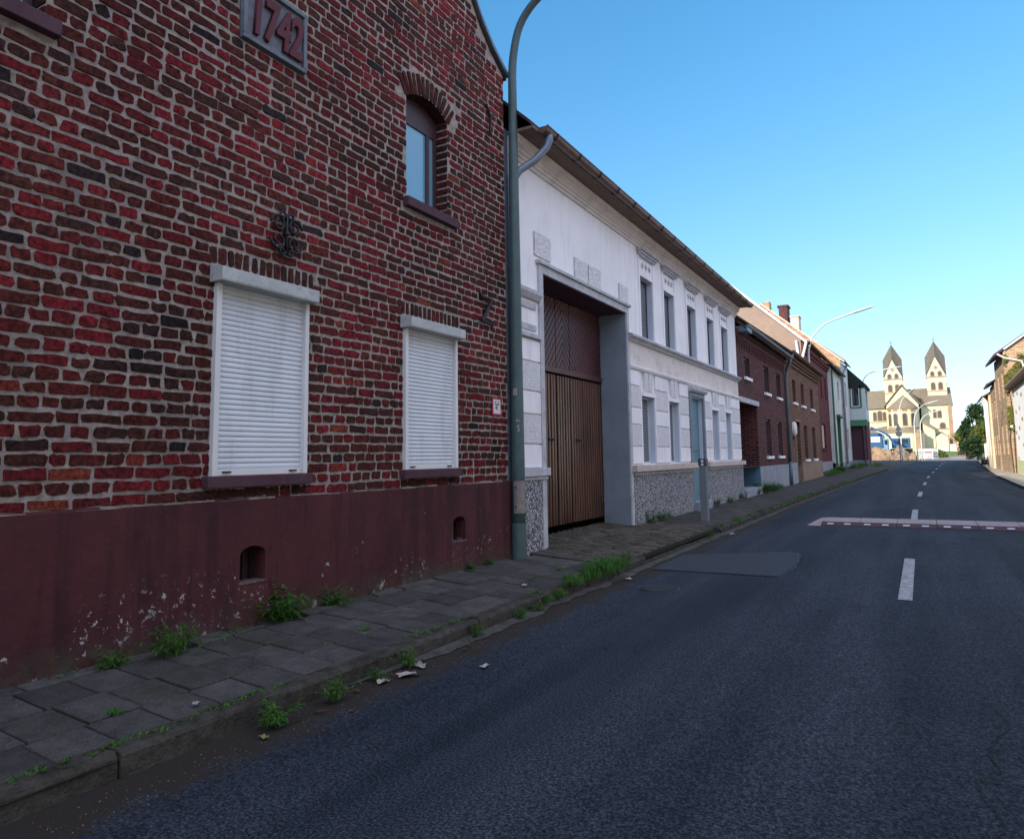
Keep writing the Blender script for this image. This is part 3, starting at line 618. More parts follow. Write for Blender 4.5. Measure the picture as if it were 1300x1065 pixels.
# roller shutters
def shutter(fr, parent, u0, u1, z0, z1, d=-.015, m=SHUT, pitch=.040, amp=.006, name='roller_shutter'):
    q = MB(); z = z0; pf = []
    while z < z1:
        pf += [(d-.004, z), (d+amp*.2, z+pitch*.08), (d+amp, z+pitch*.3), (d+amp, z+pitch*.62), (d+amp*.3, z+pitch*.88), (d-.004, z+pitch*.98)]; z += pitch
    n = len(pf)
    for a, b in pf: q.v += [fr(u0, a, min(b, z1)), fr(u1, a, min(b, z1))]
    for i in range(n-1): q.f.append((2*i, 2*i+1, 2*i+3, 2*i+2)); q.mi.append(0)
    return q.build(name, m, parent)
for (a, b, c, e) in ops[:2]:
    w = MB(); w.box(F1, a-.005, a+.042, -.09, .045, c, e-.02); w.box(F1, b-.036, b+.005, -.09, .045, c, e-.02); w.box(F1, a+.042, b-.036, -.03, .018, c, c+.05)
    w.box(F1, a+.042, b-.036, -.09, -.06, c+.055, e)
    wo_ = w.build('window', FRAMEW, h1, bev=.004)
    shutter(F1, wo_, a+.040, b-.034, c+.05, e-.01, d=.0)
    bx = MB(); bx.prism(Fr(XF, 0, 1, 0, 0, 1), [(.0, 2.73), (.145, 2.73), (.150, 2.745), (.150, 2.835), (.0, 2.868)], a-.045, b+.015)
    bx.build('shutter_box', BOXM, wo_, bev=.004)
    for x_ in (a+.10, b-.17): hd = MB(); hd.box(F1, x_, x_+.07, .018, .034, c+.022, c+.034); hd.build('latch', IRON, wo_)
for (a, b, c, e) in sills:
    w = MB(); w.box(F1, a, b, -.12, .075, c, e); w.build('window_sill', SILLR, h1, bev=.006)
for a, b, c, e in ops[2:4]:
    w = MB(); D0, D1 = -.19, -.14
    w.box(F1, a, a+.05, D0, D1, c, e); w.box(F1, b-.05, b, D0, D1, c, e); w.box(F1, a+.05, b-.05, D0, D1, c, c+.05)
    n = 12; cu = (a+b)/2
    arc = [(cu+.653*math.sin(t_), 4.712+.653*math.cos(t_)) for t_ in np.linspace(-.60, .60, n)]
    # timber arched head board set back in the reveal
    w.prism(F1, [(a+.05, 5.06), (b-.05, 5.06), (b-.05, 5.20)]+[(x, z-.004) for x, z in arc[::-1] if a+.05 < x < b-.05]+[(a+.05, 5.20)], D0, D1-.005)
    # arched soffit + spandrels between square cut and arc
    wo_ = w.build('window', FRAMED, h1)
    gl = MB(); gl.quad(F1(a+.05, -.165, c+.05), F1(b-.05, -.165, c+.05), F1(b-.05, -.165, 5.06), F1(a+.05, -.165, 5.06)); gl.build('pane', CURTAIN, wo_)
    inn = MB(); inn.box(F1, a+.55, a+.60, -.160, -.145, c+.05, 5.06); inn.build('mullion', FRAMED, wo_)
# black void filler above arched windows (behind arc, front of body)
# date stone
ps = MB(); ps.box(F1, 3.57, 4.24, -.02, .012, 4.77, 5.31)
for (a, b, c, e) in ((3.57, 4.24, 4.77, 4.805), (3.57, 4.24, 5.275, 5.31), (3.57, 3.605, 4.805, 5.275), (4.205, 4.24, 4.805, 5.275)): ps.box(F1, a, b, .012, .045, c, e)
po = ps.build('date_stone', PLAQ, h1, bev=.005)
def text_mesh(txt, size, ext, off=0, shear=0):
    cu = bpy.data.curves.new('txt', 'FONT'); cu.body = txt; cu.size = size; cu.extrude = ext; cu.offset = off; cu.shear = shear; cu.align_x = 'CENTER'; cu.bevel_depth = .003
    o = bpy.data.objects.new('txt', cu); C.objects.link(o); dg = bpy.context.evaluated_depsgraph_get(); me = bpy.data.meshes.new_from_object(o.evaluated_get(dg)); bpy.data.objects.remove(o); return me
def place_text(name, txt, size, m, parent, fr, uc, d, zb, ext=.012, off=0, shear=0, flip=1, sx=1.):
    me = text_mesh(txt, size, ext, off, shear); off_ = parent_world(parent)
    for v_ in me.vertices: x, y, z = v_.co; p_ = fr(uc+flip*x*sx, d+z, zb+y); v_.co = (p_[0]-off_.x, p_[1]-off_.y, p_[2]-off_.z)
    me.materials.clear(); me.materials.append(m); me.name = name; o = bpy.data.objects.new(name, me); C.objects.link(o); o.parent = parent; return o
for i, ch in enumerate('1742'): place_text('relief_number', ch, .50, PLAQR, po, F1, 3.700+.137*i, .030, 4.865, .016, .012, .12, sx=.58)
# iron wall ornaments
ro = thing('iron_wall_rosette', 'black wrought iron scroll rosette on the brick wall above the left shutter', 'wall ornament', (-4.47, 4.055, 3.28))
q = MB()
def scroll(cu, cz, R, a0, turns, sgn=1):
    pts = []
    for i in range(26):
        s = i/25; a = a0+sgn*turns*2*math.pi*s; rr = R*(1-.72*s); pts.append(F1(cu+rr*math.cos(a), .035, cz+rr*math.sin(a)))
    q.tube(pts, .011, 6)
cu0, cz0 = 4.055, 3.28
for sx_ in (-1, 1):
    for sz_ in (-1, 1): scroll(cu0+sx_*.088, cz0+sz_*.07, .078, math.pi/2*(1-sx_) , 1.35, sx_*sz_)
    scroll(cu0+sx_*.045, cz0+.145, .04, 0 if sx_ < 0 else math.pi, 1, -sx_)
    scroll(cu0+sx_*.045, cz0-.15, .035, 0 if sx_ < 0 else math.pi, 1, sx_)
q.tube([F1(cu0, .035, cz0-.17), F1(cu0, .035, cz0+.17)], .012, 6); q.tube([F1(cu0, .035, cz0+.10), F1(cu0-.03, .04, cz0+.19)], .008, 6); q.tube([F1(cu0, .035, cz0+.10), F1(cu0+.03, .04, cz0+.19)], .008, 6)
q.tube([F1(cu0, 0, cz0), F1(cu0, .06, cz0)], .02, 8)
q.build('scrolls', IRON, ro, smooth=True)
za = thing('iron_wall_anchor', 'black Z-shaped iron wall anchor beside the right shutter', 'wall anchor', (-4.47, 7.18, 3.17)); q = MB()
q.tube([F1(7.03, .045, 3.37), F1(7.05, .05, 3.335), F1(7.29, .05, 3.33), F1(7.30, .05, 3.31)], .02, 8); q.tube([F1(7.29, .052, 3.33), F1(7.07, .052, 3.03)], .022, 8); q.tube([F1(7.05, .05, 3.04), F1(7.31, .05, 3.02), F1(7.33, .05, 3.06)], .02, 8); q.tube([F1(7.18, 0, 3.18), F1(7.18, .06, 3.18)], .022, 8); q.build('iron_bar', IRON, za)
ya = thing('iron_wall_anchor', 'black forked iron wall anchor high up at the house corner', 'wall anchor', (-4.47, 7.35, 5.65)); q = MB()
q.tube([F1(7.25, .03, 5.84), F1(7.34, .035, 5.70), F1(7.33, .035, 5.48)], .017, 6); q.tube([F1(7.45, .03, 5.80), F1(7.34, .035, 5.69)], .016, 6); q.build('iron_bar', IRON, ya)
hy = thing('hydrant_sign', 'small white hydrant sign with red border on the brick wall by the lamp post', 'sign', (-4.48, 7.42, 2.03))
q = MB(); q.box(F1, 7.33, 7.53, .016, .022, 1.925, 2.135); q.build('border', REDS, hy)
q = MB(); q.box(F1, 7.35, 7.51, .022, .025, 1.945, 2.115); q.build('plate', REFL, hy)
q = MB(); q.box(F1, 7.38, 7.48, .0255, .027, 2.05, 2.062); q.box(F1, 7.424, 7.436, .0255, .027, 1.985, 2.05); q.box(F1, 7.385, 7.41, .0255, .027, 2.075, 2.09); q.box(F1, 7.45, 7.475, .0255, .027, 2.075, 2.09); q.box(F1, 7.395, 7.415, .0255, .027, 2.0, 2.03); q.build('mark', BLACK, hy)
# roof of house 1 with verge flashing
q = MB(); prof = [(HY0-.06, 6.46)]+[(y, roofz(y)+.05) for y in (HY0, .42, .68, .85, APX, 6.97, 7.14, 7.40, 7.72)]+[(HY1+.06, 6.46)]
for (a, za_), (b, zb_) in zip(prof, prof[1:]): q.quad((-4.47, a, za_), (-4.47, b, zb_), (-12.2, b, zb_), (-12.2, a, za_)); q.quad((-4.47, a, za_-.06), (-4.47, b, zb_-.06), (-12.2, b, zb_-.06), (-12.2, a, za_-.06))
q.build('roof', ROOFT, h1)
q = MB()
for (a, za_), (b, zb_) in zip(prof, prof[1:]): q.add([(-4.44, a, za_-.03), (-4.44, b, zb_-.03), (-4.44, b, zb_+.03), (-4.44, a, za_+.03), (-4.56, a, za_-.03), (-4.56, b, zb_-.03), (-4.56, b, zb_+.03), (-4.56, a, za_+.03)], [(0,1,2,3), (4,5,6,7), (0,1,5,4), (3,2,6,7), (0,3,7,4), (1,2,6,5)])
q.build('verge_flashing', ZINC, h1)
# ------------------------------------------------------------------ generic house parts
def roof_gable(h, fr, u0, u1, dep, ze, zrg, m=ROOFT, over=.3, endo=0.05, t_=.1):
    """ridge runs along u, eaves at d=over and d=-dep-over"""
    q = MB(); mid = -dep/2; sl_ = (zrg-ze)/(dep/2)
    for d0, z0, d1, z1 in ((over, ze-over*sl_*.4, mid, zrg), (mid, zrg, -dep-.2, ze-.2*sl_)):
        a, b = u0-endo, u1+endo
        q.add([fr(a, d0, z0), fr(b, d0, z0), fr(b, d1, z1), fr(a, d1, z1), fr(a, d0, z0-t_), fr(b, d0, z0-t_), fr(b, d1, z1-t_), fr(a, d1, z1-t_)], [(0,1,2,3), (4,5,6,7), (0,1,5,4), (3,2,6,7), (0,3,7,4), (1,2,6,5)])
    return q.build('roof', m, h)
def gables(q, fr, u0, u1, dep, zb, ze, zrg, mi=0, both=True):
    for u_ in ((u0, u1) if both else (u0,)):
        q.add([fr(u_, 0, zb), fr(u_, 0, ze), fr(u_, -dep/2, zrg), fr(u_, -dep, ze), fr(u_, -dep, zb)], [(0,1,2,3,4)], mi)
    q.quad(fr(u0, -dep, zb), fr(u1, -dep, zb), fr(u1, -dep, ze), fr(u0, -dep, ze), mi)
def winbox(h, fr, u0, u1, z0, z1, dep, kind='glass', fm=FRAMEW, fw=.05, arch_=0, mull=True):
    D1, D0 = -dep+.05, -dep-.01
    w = MB(); w.box(fr, u0, u0+fw, D0, D1, z0, z1); w.box(fr, u1-fw, u1, D0, D1, z0, z1); w.box(fr, u0+fw, u1-fw, D0, D1, z0, z0+fw); w.box(fr, u0+fw, u1-fw, D0, D1, z1-fw, z1)
    if kind == 'glass' and mull: w.box(fr, (u0+u1)/2-.02, (u0+u1)/2+.02, D0, D1-.006, z0+fw, z1-fw)
    o = w.build('window', fm, h)
    if kind == 'glass':
        g_ = MB(); g_.quad(fr(u0+fw, -dep+.015, z0+fw), fr(u1-fw, -dep+.015, z0+fw), fr(u1-fw, -dep+.015, z1-fw), fr(u0+fw, -dep+.015, z1-fw)); g_.build('pane', GLASS, o)
    else: shutter(fr, o, u0+fw, u1-fw, z0+fw*.2, z1-fw*.3, d=-dep+.03, m=kind, pitch=.055, amp=.008)
    return o
# ------------------------------------------------------------------ house 2: white gateway house
Y0, Y1 = 7.80, 21.0; F2 = FL(-4.5); ZT = 5.72
h2 = thing('white_house', 'long white two storey house with tall wooden gateway and grey pebble plinth', 'house', (-4.5, 14.4, .2))
GU0, GU1, GZ = 8.72, 12.0, 3.98
UW = [(12.82, 13.56), (14.27, 14.99), (15.97, 16.70), (17.70, 18.40), (19.18, 19.92)]
LW = [(12.68, 13.44), (14.34, 15.05), (17.84, 18.52), (19.27, 19.90)]
DU0, DU1 = 15.93, 16.95
hs_ = [(GU0, GU1, .0, GZ, .5)]+[(a, b, 3.68, 4.86, .17) for a, b in UW]+[(a, b, 1.26, 2.53, .17) for a, b in LW]+[(DU0, DU1, .0, 2.72, .13)]
q = MB(); q.holes(F2, Y0, Y1, .0, ZT, hs_, rmi=1); gables(q, F2, Y0, Y1, 10.0, 0, ZT, 10.8)
q.build('wall', [WHITE, simple('pale_blue_reveal_paint', (.50, .57, .66), .8, .08, 2, 60, .2, .003)], h2)
roof_gable(h2, F2, Y0, Y1, 10.0, ZT+.20, 10.9, ROOFT, .36, 0, .05)
# gate reveal lining and gateway surround
q = MB(); q.box(F2, GU1-.004, GU1+.0, -.5, .004, .15, GZ); q.build('gate_jamb', JAMB, h2)
q = MB(); q.box(F2, GU0-.12, GU0-.0, -.02, .035, .16, GZ+.12); q.box(F2, GU1, GU1+.11, -.02, .035, .16, GZ+.12); q.box(F2, GU0, GU1, -.02, .035, GZ, GZ+.12); q.box(F2, GU0-.17, GU1+.16, .0, .07, GZ+.12, GZ+.17)
q.build('gate_surround', GREYTRIM, h2, bev=.006)
q = MB(); q.box(F2, GU0-.11, GU1, -.49, -.005, GZ-.004, GZ+.02); q.build('gate_soffit', SILLR, h2)
for a, b, c, e in ((8.50, 9.0, 4.21, 4.55), (9.83, 10.32, 4.16, 4.50), (10.36, 10.86, 4.16, 4.50), (11.70, 12.15, 4.15, 4.48)):
    q = MB(); n = 8
    for i in range(n):
        for j in range(n):
            a0, a1 = a+(b-a)*i/n, a+(b-a)*(i+1)/n; c0, c1 = c+(e-c)*j/n, c+(e-c)*(j+1)/n
            dd = lambda x, z: .022+.012*noise.noise((x*14, z*14, 2)); q.quad(F2(a0, dd(a0, c0), c0), F2(a1, dd(a1, c0), c0), F2(a1, dd(a1, c1), c1), F2(a0, dd(a0, c1), c1))
    q.box(F2, a, b, -.01, .012, c, e); q.build('rough_stone', WHITEROUGH, h2)
# gate leaves
gt = MB(); GD = -.5
seams = [(GU0, 10.16), (10.16, 10.68), (10.68, GU1)]
gate = MB(); gate.box(F2, GU0, GU1, GD-.06, GD-.03, .33, GZ)
go = gate.build('gate', BLACK, h2)
for a, b in seams:
    q = MB(); x = a+.012; w = (b-a-.024)/max(3, round((b-a)/.105))
    while x < b-.02:
        q.box(F2, x+.016, x+w-.016, GD-.03, GD-.002+random.uniform(-.003, .003), .34, 2.72); x += w
    q.build('slatted_leaf', GATEW, go, bev=.012)
def clip_strip(a, b, z0, z1, k, x0, w):              # diagonal board polygon clipped to a panel; board: z - k*x in [c, c+w]
    poly = [(a, z0), (b, z0), (b, z1), (a, z1)]
    for sg, lim in ((1, x0), (-1, x0+w)):
        out = []
        for i in range(len(poly)):
            p_, r_ = poly[i], poly[(i+1) % len(poly)]; fp = sg*((p_[1]-k*p_[0])-lim); fq = sg*((r_[1]-k*r_[0])-lim)
            if fp >= 0: out.append(p_)
            if fp*fq < 0: s = fp/(fp-fq); out.append((p_[0]+s*(r_[0]-p_[0]), p_[1]+s*(r_[1]-p_[1])))
        poly = out
        if len(poly) < 3: return None
    return poly
for a, b, ks in ((GU0+.012, 10.15, (1,)), (10.17, 10.67, (1, -1)), (10.69, GU1-.012, (-1,))):
    q = MB(); segs = [(a, b, ks[0])] if len(ks) == 1 else [(a, (a+b)/2, 1), ((a+b)/2, b, -1)]
    for s0, s1, k_ in segs:
        kk = k_*1.15; lo = min(2.84-kk*s0, 2.84-kk*s1); hi = max(GZ-kk*s0, GZ-kk*s1); c_0 = lo
        while c_0 < hi:
            pg = clip_strip(s0, s1, 2.84, GZ-.02, kk, c_0+.02, .118)
            if pg: q.prism(F2, pg, GD-.03, GD-.004)
            c_0 += .14
    q.build('chevron_panel', GATED, go)
q = MB(); q.box(F2, GU0, GU1, GD-.03, GD+.03, 2.74, 2.83); q.build('cross_beam', GATED, go, bev=.008)
for uu_ in (9.85, 10.86):
    q = MB(); q.box(F2, uu_, uu_+.14, GD-.002, GD+.012, 1.66, 1.70); q.tube([F2(uu_+.07, GD, 1.68), F2(uu_+.07, GD+.05, 1.68), F2(uu_+.12, GD+.05, 1.68)], .009, 8); q.build('handle', IRON, go)
q = MB(); q.box(F2, GU0-.3, GU1+.1, -2.6, GD-.3, .0, GZ); q.build('passage_wall', BLACK, h2)
# plinths, blocks, mouldings
for a, b, e in ((Y0+.02, GU0-.12, 1.15), (GU1+.11, 15.80, 1.11), (17.12, Y1, 1.11)): q = MB(); q.box(F2, a, b, .0, .05, .0, e); q.build('pebble_plinth', PEBBLE, h2, bev=.006)
q = MB(); q.box(F2, Y0+.02, GU0-.005, .0, .10, 1.16, 1.265); q.box(F2, Y0+.04, GU0-.02, .0, .07, 1.11, 1.16); q.box(F2, GU0-.17, GU0-.12, .0, .06, .16, 1.11); q.build('pier_cap', GREYTRIM, h2, bev=.006)
for a, b in ((GU1+.03, 16.03), (17.08, Y1-.02)):
    q = MB(); q.box(F2, a, b, .0, .14, 1.125, 1.24); q.build('sill_ledge', LEDGE, h2, bev=.008)
    q = MB(); q.box(F2, a+.08, b-.06, .0, .07, 1.06, 1.12); q.build('sill_moulding', GREYTRIM, h2)
rows = [(1.27, 1.57, 0), (1.59, 1.97, 1), (1.99, 2.28, 0), (2.30, 2.68, 1), (2.70, 2.98, 0)]
cols = [(Y0+.10, GU0-.13)]+[(GU1+.12, 12.62), (13.50, 14.28), (15.11, 15.78), (17.14, 17.78), (18.58, 19.21), (19.96, Y1-.01)]
for i, (a, b) in enumerate(cols):
    for c0, c1, k_ in rows: q = MB(); q.box(F2, a, b, .0, .030, c0, c1); q.build('rough_quoin_block' if k_ else 'quoin_block', WHITEROUGH if k_ else WHITE, h2, bev=.006)
for a, b in LW:
    q = MB(); q.box(F2, a-.06, b+.06, .0, .035, 2.53, 2.62); q.box(F2, a-.06, a, .0, .03, 1.27, 2.53); q.box(F2, b, b+.06, .0, .03, 1.27, 2.53); q.build('window_surround', WHITE, h2)
    q = MB(); m_ = (a+b)/2; q.prism(F2, [(m_-.20, 2.62), (m_-.02, 2.62), (m_-.02, 2.98), (m_-.24, 2.98)], .0, .045); q.prism(F2, [(m_+.02, 2.62), (m_+.20, 2.62), (m_+.24, 2.98), (m_+.02, 2.98)], .0, .045); q.build('keystone', WHITEROUGH, h2)
    winbox(h2, F2, a, b, 1.26, 2.53, .16, SHUTG, FRAMEW, .03)
for a, b in UW:
    winbox(h2, F2, a, b, 3.68, 4.86, .16, SHUTG, FRAMED, .03)
    q = MB(); q.box(F2, a-.07, a, .0, .025, 3.66, 4.86); q.box(F2, b, b+.07, .0, .025, 3.66, 4.86); q.box(F2, a-.07, b+.07, .0, .03, 4.86, 4.93)
    q.box(F2, a-.07, a-.03, .0, .025, 4.93, 5.25); q.box(F2, b+.03, b+.07, .0, .025, 4.93, 5.25); q.build('window_surround', WHITE, h2)
    q = MB(); q.box(F2, a-.12, b+.20, .0, .13, 5.335, 5.37); q.box(F2, a-.09, b+.16, .0, .09, 5.29, 5.335); q.box(F2, a-.07, b+.12, .0, .06, 5.25, 5.29); q.build('window_hood', GREYTRIM, h2, bev=.004)
    q = MB()
    for s in range(3):
        cu = a+.16+s*.20; q.tube([F2(cu, .01, 5.12), F2(cu+.045, .014, 5.05), F2(cu+.09, .01, 5.12)], .012, 5); q.tube([F2(cu+.045, .01, 5.16), F2(cu+.045, .014, 5.05)], .010, 5)
    q.build('plaster_ornament', GREYTRIM, h2)
q = MB(); q.extr(F2, [(0, 3.50), (.05, 3.50), (.07, 3.54), (.13, 3.57), (.13, 3.61), (0, 3.64)], 12.02, Y1-.005); q.build('string_course', GREYTRIM, h2)
q = MB(); q.box(F2, 12.13, Y1-.01, .0, .014, 3.07, 3.50); q.build('frieze_panel', CREAM, h2)
q = MB(); q.extr(F2, [(0, 2.99), (.05, 2.99), (.075, 3.03), (.075, 3.05), (0, 3.08)], 12.12, Y1-.005); q.build('lower_moulding', WHITE, h2)
q = MB(); q.extr(F2, [(0, 3.00), (.07, 3.01), (.07, 3.06), (0, 3.09)], Y0+.05, GU0-.12); q.extr(F2, [(0, 3.54), (.04, 3.55), (.08, 3.62), (.08, 3.67), (0, 3.69)], Y0+.05, GU0-.12); q.box(F2, Y0+.1, GU0-.2, 0, .02, 3.12, 3.2); q.box(F2, Y0+.1, GU0-.2, 0, .02, 3.42, 3.5); q.build('pier_moulding', GREYTRIM, h2)
q = MB(); q.extr(F2, [(0, 5.40), (.03, 5.40), (.035, 5.44), (.06, 5.45), (.06, 5.485), (.09, 5.50), (.09, 5.53), (.14, 5.56), (.14, 5.60), (.16, 5.62), (.16, 5.66), (0, 5.66)], Y0+.02, Y1+.02); q.build('cornice', CREAM, h2)
q = MB(); q.box(F2, Y0, Y1+.03, .0, .40, 5.662, 5.70); q.build('soffit', SOFFIT, h2)
def gutter(h, fr, u0, u1, d, z, R=.075, m=COPPER, step_=.75):
    q = MB(); n = 9
    for i in range(n):
        a0, a1 = math.pi+math.pi*i/n, math.pi+math.pi*(i+1)/n
        q.quad(fr(u0, d+R*math.cos(a0), z+R*math.sin(a0)), fr(u1, d+R*math.cos(a0), z+R*math.sin(a0)), fr(u1, d+R*math.cos(a1), z+R*math.sin(a1)), fr(u0, d+R*math.cos(a1), z+R*math.sin(a1)))
    q.tube([fr(u0, d+R, z), fr(u1, d+R, z)], .012, 6)
    for ue in (u0, u1): q.add([fr(ue, d+R*math.cos(math.pi+math.pi*i/n), z+R*math.sin(math.pi+math.pi*i/n)) for i in range(n+1)], [tuple(range(n+1))])
    o = q.build('gutter', m, h)
    if step_:
        q = MB(); x = u0+.3; 
        while x < u1:
            q.tube([fr(x, d+(R+.012)*math.cos(math.pi+math.pi*i/8), z+(R+.012)*math.sin(math.pi+math.pi*i/8)) for i in range(9)], .009, 5); x += step_
        q.build('gutter_bracket', IRON, o)
    return o
gutter(h2, F2, 7.95, Y1+.06, .46, 5.72)
q = MB(); q.tube([F2(8.12, .46, 5.70), F2(8.12, .46, 5.60), F2(8.10, .44, 5.50), F2(8.02, .30, 5.32), F2(7.90, .14, 5.18), F2(7.86, .065, 5.05), F2(7.86, .055, 4.8), F2(7.86, .055, .22)], [.062, .062, .05, .05, .05, .048, .045, .045], 12); q.build('downpipe', ZINC, h2, smooth=True)
# corner post of the party wall and pipe
q = MB(); q.box(F2, 7.72, 7.80, -.30, .01, .15, 5.72); q.build('party_strip', ZINC, h2)
# door
q = MB(); q.box(F2, DU0, DU1, -.13, -.08, .36, 2.72); q.box(F2, DU0+.1, DU1-.1, -.08, -.065, 1.5, 2.2); q.box(F2, DU0+.1, DU1-.1, -.08, -.065, .5, 1.3); dr = q.build('door', TEAL, h2, bev=.004)
q = MB(); q.tube([F2(DU0+.08, -.08, 1.35), F2(DU0+.08, -.03, 1.35), F2(DU0+.18, -.03, 1.35)], .01, 6); q.build('handle', ZINC, dr)
q = MB(); q.box(F2, DU0-.12, DU0, -.0, .055, .30, 2.74); q.box(F2, DU1, DU1+.12, .0, .055, .30, 2.74); q.box(F2, DU0-.12, DU1+.12, .0, .055, 2.74, 2.84); q.build('door_surround', JAMB, h2, bev=.004)
q = MB(); q.extr(F2, [(0, 2.84), (.09, 2.85), (.12, 2.90), (.12, 2.93), (0, 2.95)], DU0-.16, DU1+.2); q.build('door_cornice', GREYTRIM, h2)
q = MB(); q.box(F2, DU0-.05, DU1+.05, -.26, .16, .1, .36); q.build('door_step', GREYPL, h2, bev=.01)
# ------------------------------------------------------------------ house 3: brick house with recessed entrance
h3 = thing('brick_house', 'purple red brick house with recessed corner entrance under a concrete slab', 'house', (-4.5, 25.2, .22))
F3 = FL(-4.5); A0, A1 = 21.02, 29.35
W3 = [(22.0, 22.85, 3.75, 4.38), (25.1, 26.05, 3.50, 4.42), (27.5, 28.4, 3.50, 4.42)]; W3L = [(24.98, 25.95, 1.34, 2.60), (27.25, 28.25, 1.34, 2.60)]
q = MB(); q.holes(F3, A0, A1, 1.02, 5.2, [(A0+.03, 23.66, 1.02, 2.93, .95)]+[(a, b, c, e, .12) for a, b, c, e in W3+W3L]); gables(q, F3, A0, A1, 10, 0, 5.2, 9.7); q.build('wall', PURB, h3)
q = MB(); q.box(F3, 23.66, A1, -.3, .02, .0, 1.02); q.build('plinth', GREYPL, h3)
q = MB(); q.box(F3, 23.64, 23.66, -.95, .02, .0, 1.03); q.build('recess_plinth', BLUEP, h3)
q = MB(); q.box(F3, A0, 23.66, -.97, -.95, .1, 2.93); q.build('recess_wall', PURB, h3)
q = MB(); q.box(F3, A0+.1, 22.2, -.95, -.90, .3, 2.3); d3 = q.build('door', SIGNBACK, h3); q = MB(); q.box(F3, A0+.1, 23.4, -.95, -.88, 2.3, 2.93); q.build('transom', LEDGE, h3)
q = MB(); q.box(F3, A0+.02, 23.78, -.94, .06, 2.935, 3.09); q.build('porch_slab', GREYTRIM, h3, bev=.01)
q = MB(); q.box(F3, A0+.03, 23.7, -.95, .12, .1, .40); q.build('door_step', GREYPL, h3, bev=.01)
for a, b, c, e in W3+W3L:
    winbox(h3, F3, a, b, c, e, .12, 'glass', FRAMED, .06)
    q = MB(); q.box(F3, a-.05, b+.05, -.1, .07, c-.09, c); q.build('window_sill', WHITE, h3, bev=.006)
def dentils(h, fr, u0, u1, z, m, n=2):
    q = MB(); q.box(fr, u0, u1, 0, .05, z+.30, z+.42); q.box(fr, u0, u1, 0, .09, z+.42, z+.52); x = u0+.1
    while x < u1-.1: q.box(fr, x, x+.11, 0, .045, z+.12, z+.30); q.box(fr, x+.11, x+.22, 0, .025, z, z+.14); x += .24
    return q.build('brick_frieze', m, h)
dentils(h3, F3, A0, A1, 4.55, PURB)
roof_gable(h3, F3, A0, A1, 10, 5.26, 9.85, ROOFT, .3, 0); gutter(h3, F3, A0+.05, A1, .32, 5.17, .065, ZINC, 0)
q = MB(); q.box(F3, A0+.02, A0+.7, .0, .34, 4.98, 5.14); q.build('eave_box', ZINCB, h3)
q = MB(); q.tube([F3(29.1, .32, 5.08), F3(29.12, .28, 4.95), F3(29.3, .1, 4.6), F3(29.32, .075, 4.35), F3(29.32, .075, 1.1)], .052, 10); q.tube([F3(29.32, .075, 1.1), F3(29.32, .08, .22)], .065, 10); q.build('downpipe', ZINCB, h3, smooth=True)
# ------------------------------------------------------------------ house 4: brown brick house
h4 = thing('brick_house', 'brown brick house with beige rendered plinth and narrow dark windows', 'house', (-4.5, 34.7, .25))
B0, B1 = 29.42, 40.0; F4 = F3
W4 = [(31.35, 32.25, 3.55, 4.5), (33.75, 34.75, 3.55, 4.55), (36.8, 37.9, 3.55, 4.55)]; W4L = [(34.05, 35.15, 1.16, 2.68), (36.85, 38.0, 1.16, 2.68)]
q = MB(); q.holes(F4, B0, B1, 1.04, 5.45, [(31.5, 32.9, 1.04, 2.76, .3)]+[(a, b, c, e, .14) for a, b, c, e in W4+W4L]); gables(q, F4, B0, B1, 10, 0, 5.45, 9.7); q.build('wall', BRNB, h4)
q = MB(); q.box(F4, 32.9, B1, -.3, .03, 0, 1.04); q.build('plinth', BEIGEPL, h4); q = MB(); q.box(F4, B0, 31.5, -.3, .03, 0, 1.05); q.build('grey_plinth', GREYPL, h4)
q = MB(); q.box(F4, 31.5, 32.9, -.34, -.3, .2, 2.76); q.build('door', BROWNP, h4); q = MB(); q.box(F4, 31.44, 31.54, -.3, .035, .2, 2.8); q.box(F4, 31.44, 32.95, -.0, .035, 2.76, 2.84); q.build('door_frame', BEIGEPL, h4)
for a, b, c, e in W4+W4L:
    winbox(h4, F4, a, b, c, e, .14, 'glass', FRAMED, .07)
    q = MB(); q.box(F4, a-.06, b+.06, -.1, .08, c-.10, c); q.build('window_sill', WHITE, h4, bev=.006)
q = MB(); q.box(F4, B0, B1, 0, .07, 5.02, 5.14); q.box(F4, B0, B1, 0, .14, 5.14, 5.24); q.box(F4, B0, B1, 0, .2, 5.24, 5.42); q.build('brick_cornice', BRNB, h4)
roof_gable(h4, F4, B0, B1, 10, 5.56, 9.8, ROOFT, .3, 0); gutter(h4, F4, B0+.05, B1+.05, .33, 5.46, .07, SOFFIT, 0)
q = MB(); q.tube([F4(29.7, .32, 5.35), F4(29.65, .25, 5.15), F4(29.42, .09, 4.75), F4(29.36, .09, 4.5)], .05, 10); q.build('downpipe_elbow', ZINCB, h4, smooth=True)
q = MB(); cu = 30.9
q.add([F4(cu+.22*math.cos(a_), .08, 2.42+.30*math.sin(a_)) for a_ in np.linspace(0, 2*math.pi, 17)[:-1]]+[F4(cu+.16*math.cos(a_), .14, 2.42+.22*math.sin(a_)) for a_ in np.linspace(0, 2*math.pi, 17)[:-1]]+[F4(cu+.22*math.cos(a_), .0, 2.42+.30*math.sin(a_)) for a_ in np.linspace(0, 2*math.pi, 17)[:-1]], [tuple(range(16, 32))]+[(i, (i+1) % 16, 16+(i+1) % 16, 16+i) for i in range(16)]+[(i, (i+1) % 16, 32+(i+1) % 16, 32+i) for i in range(16)])
wl = thing('wall_lamp', 'small white oval lamp on the brick wall beside the brown door', 'wall lamp', (-4.5, 30.9, 2.4)); q.build('lamp_cover', FRAMEW, wl); q = MB(); q.box(F4, 30.8, 31.0, .0, .06, 2.0, 2.12); q.build('bracket', IRON, wl)
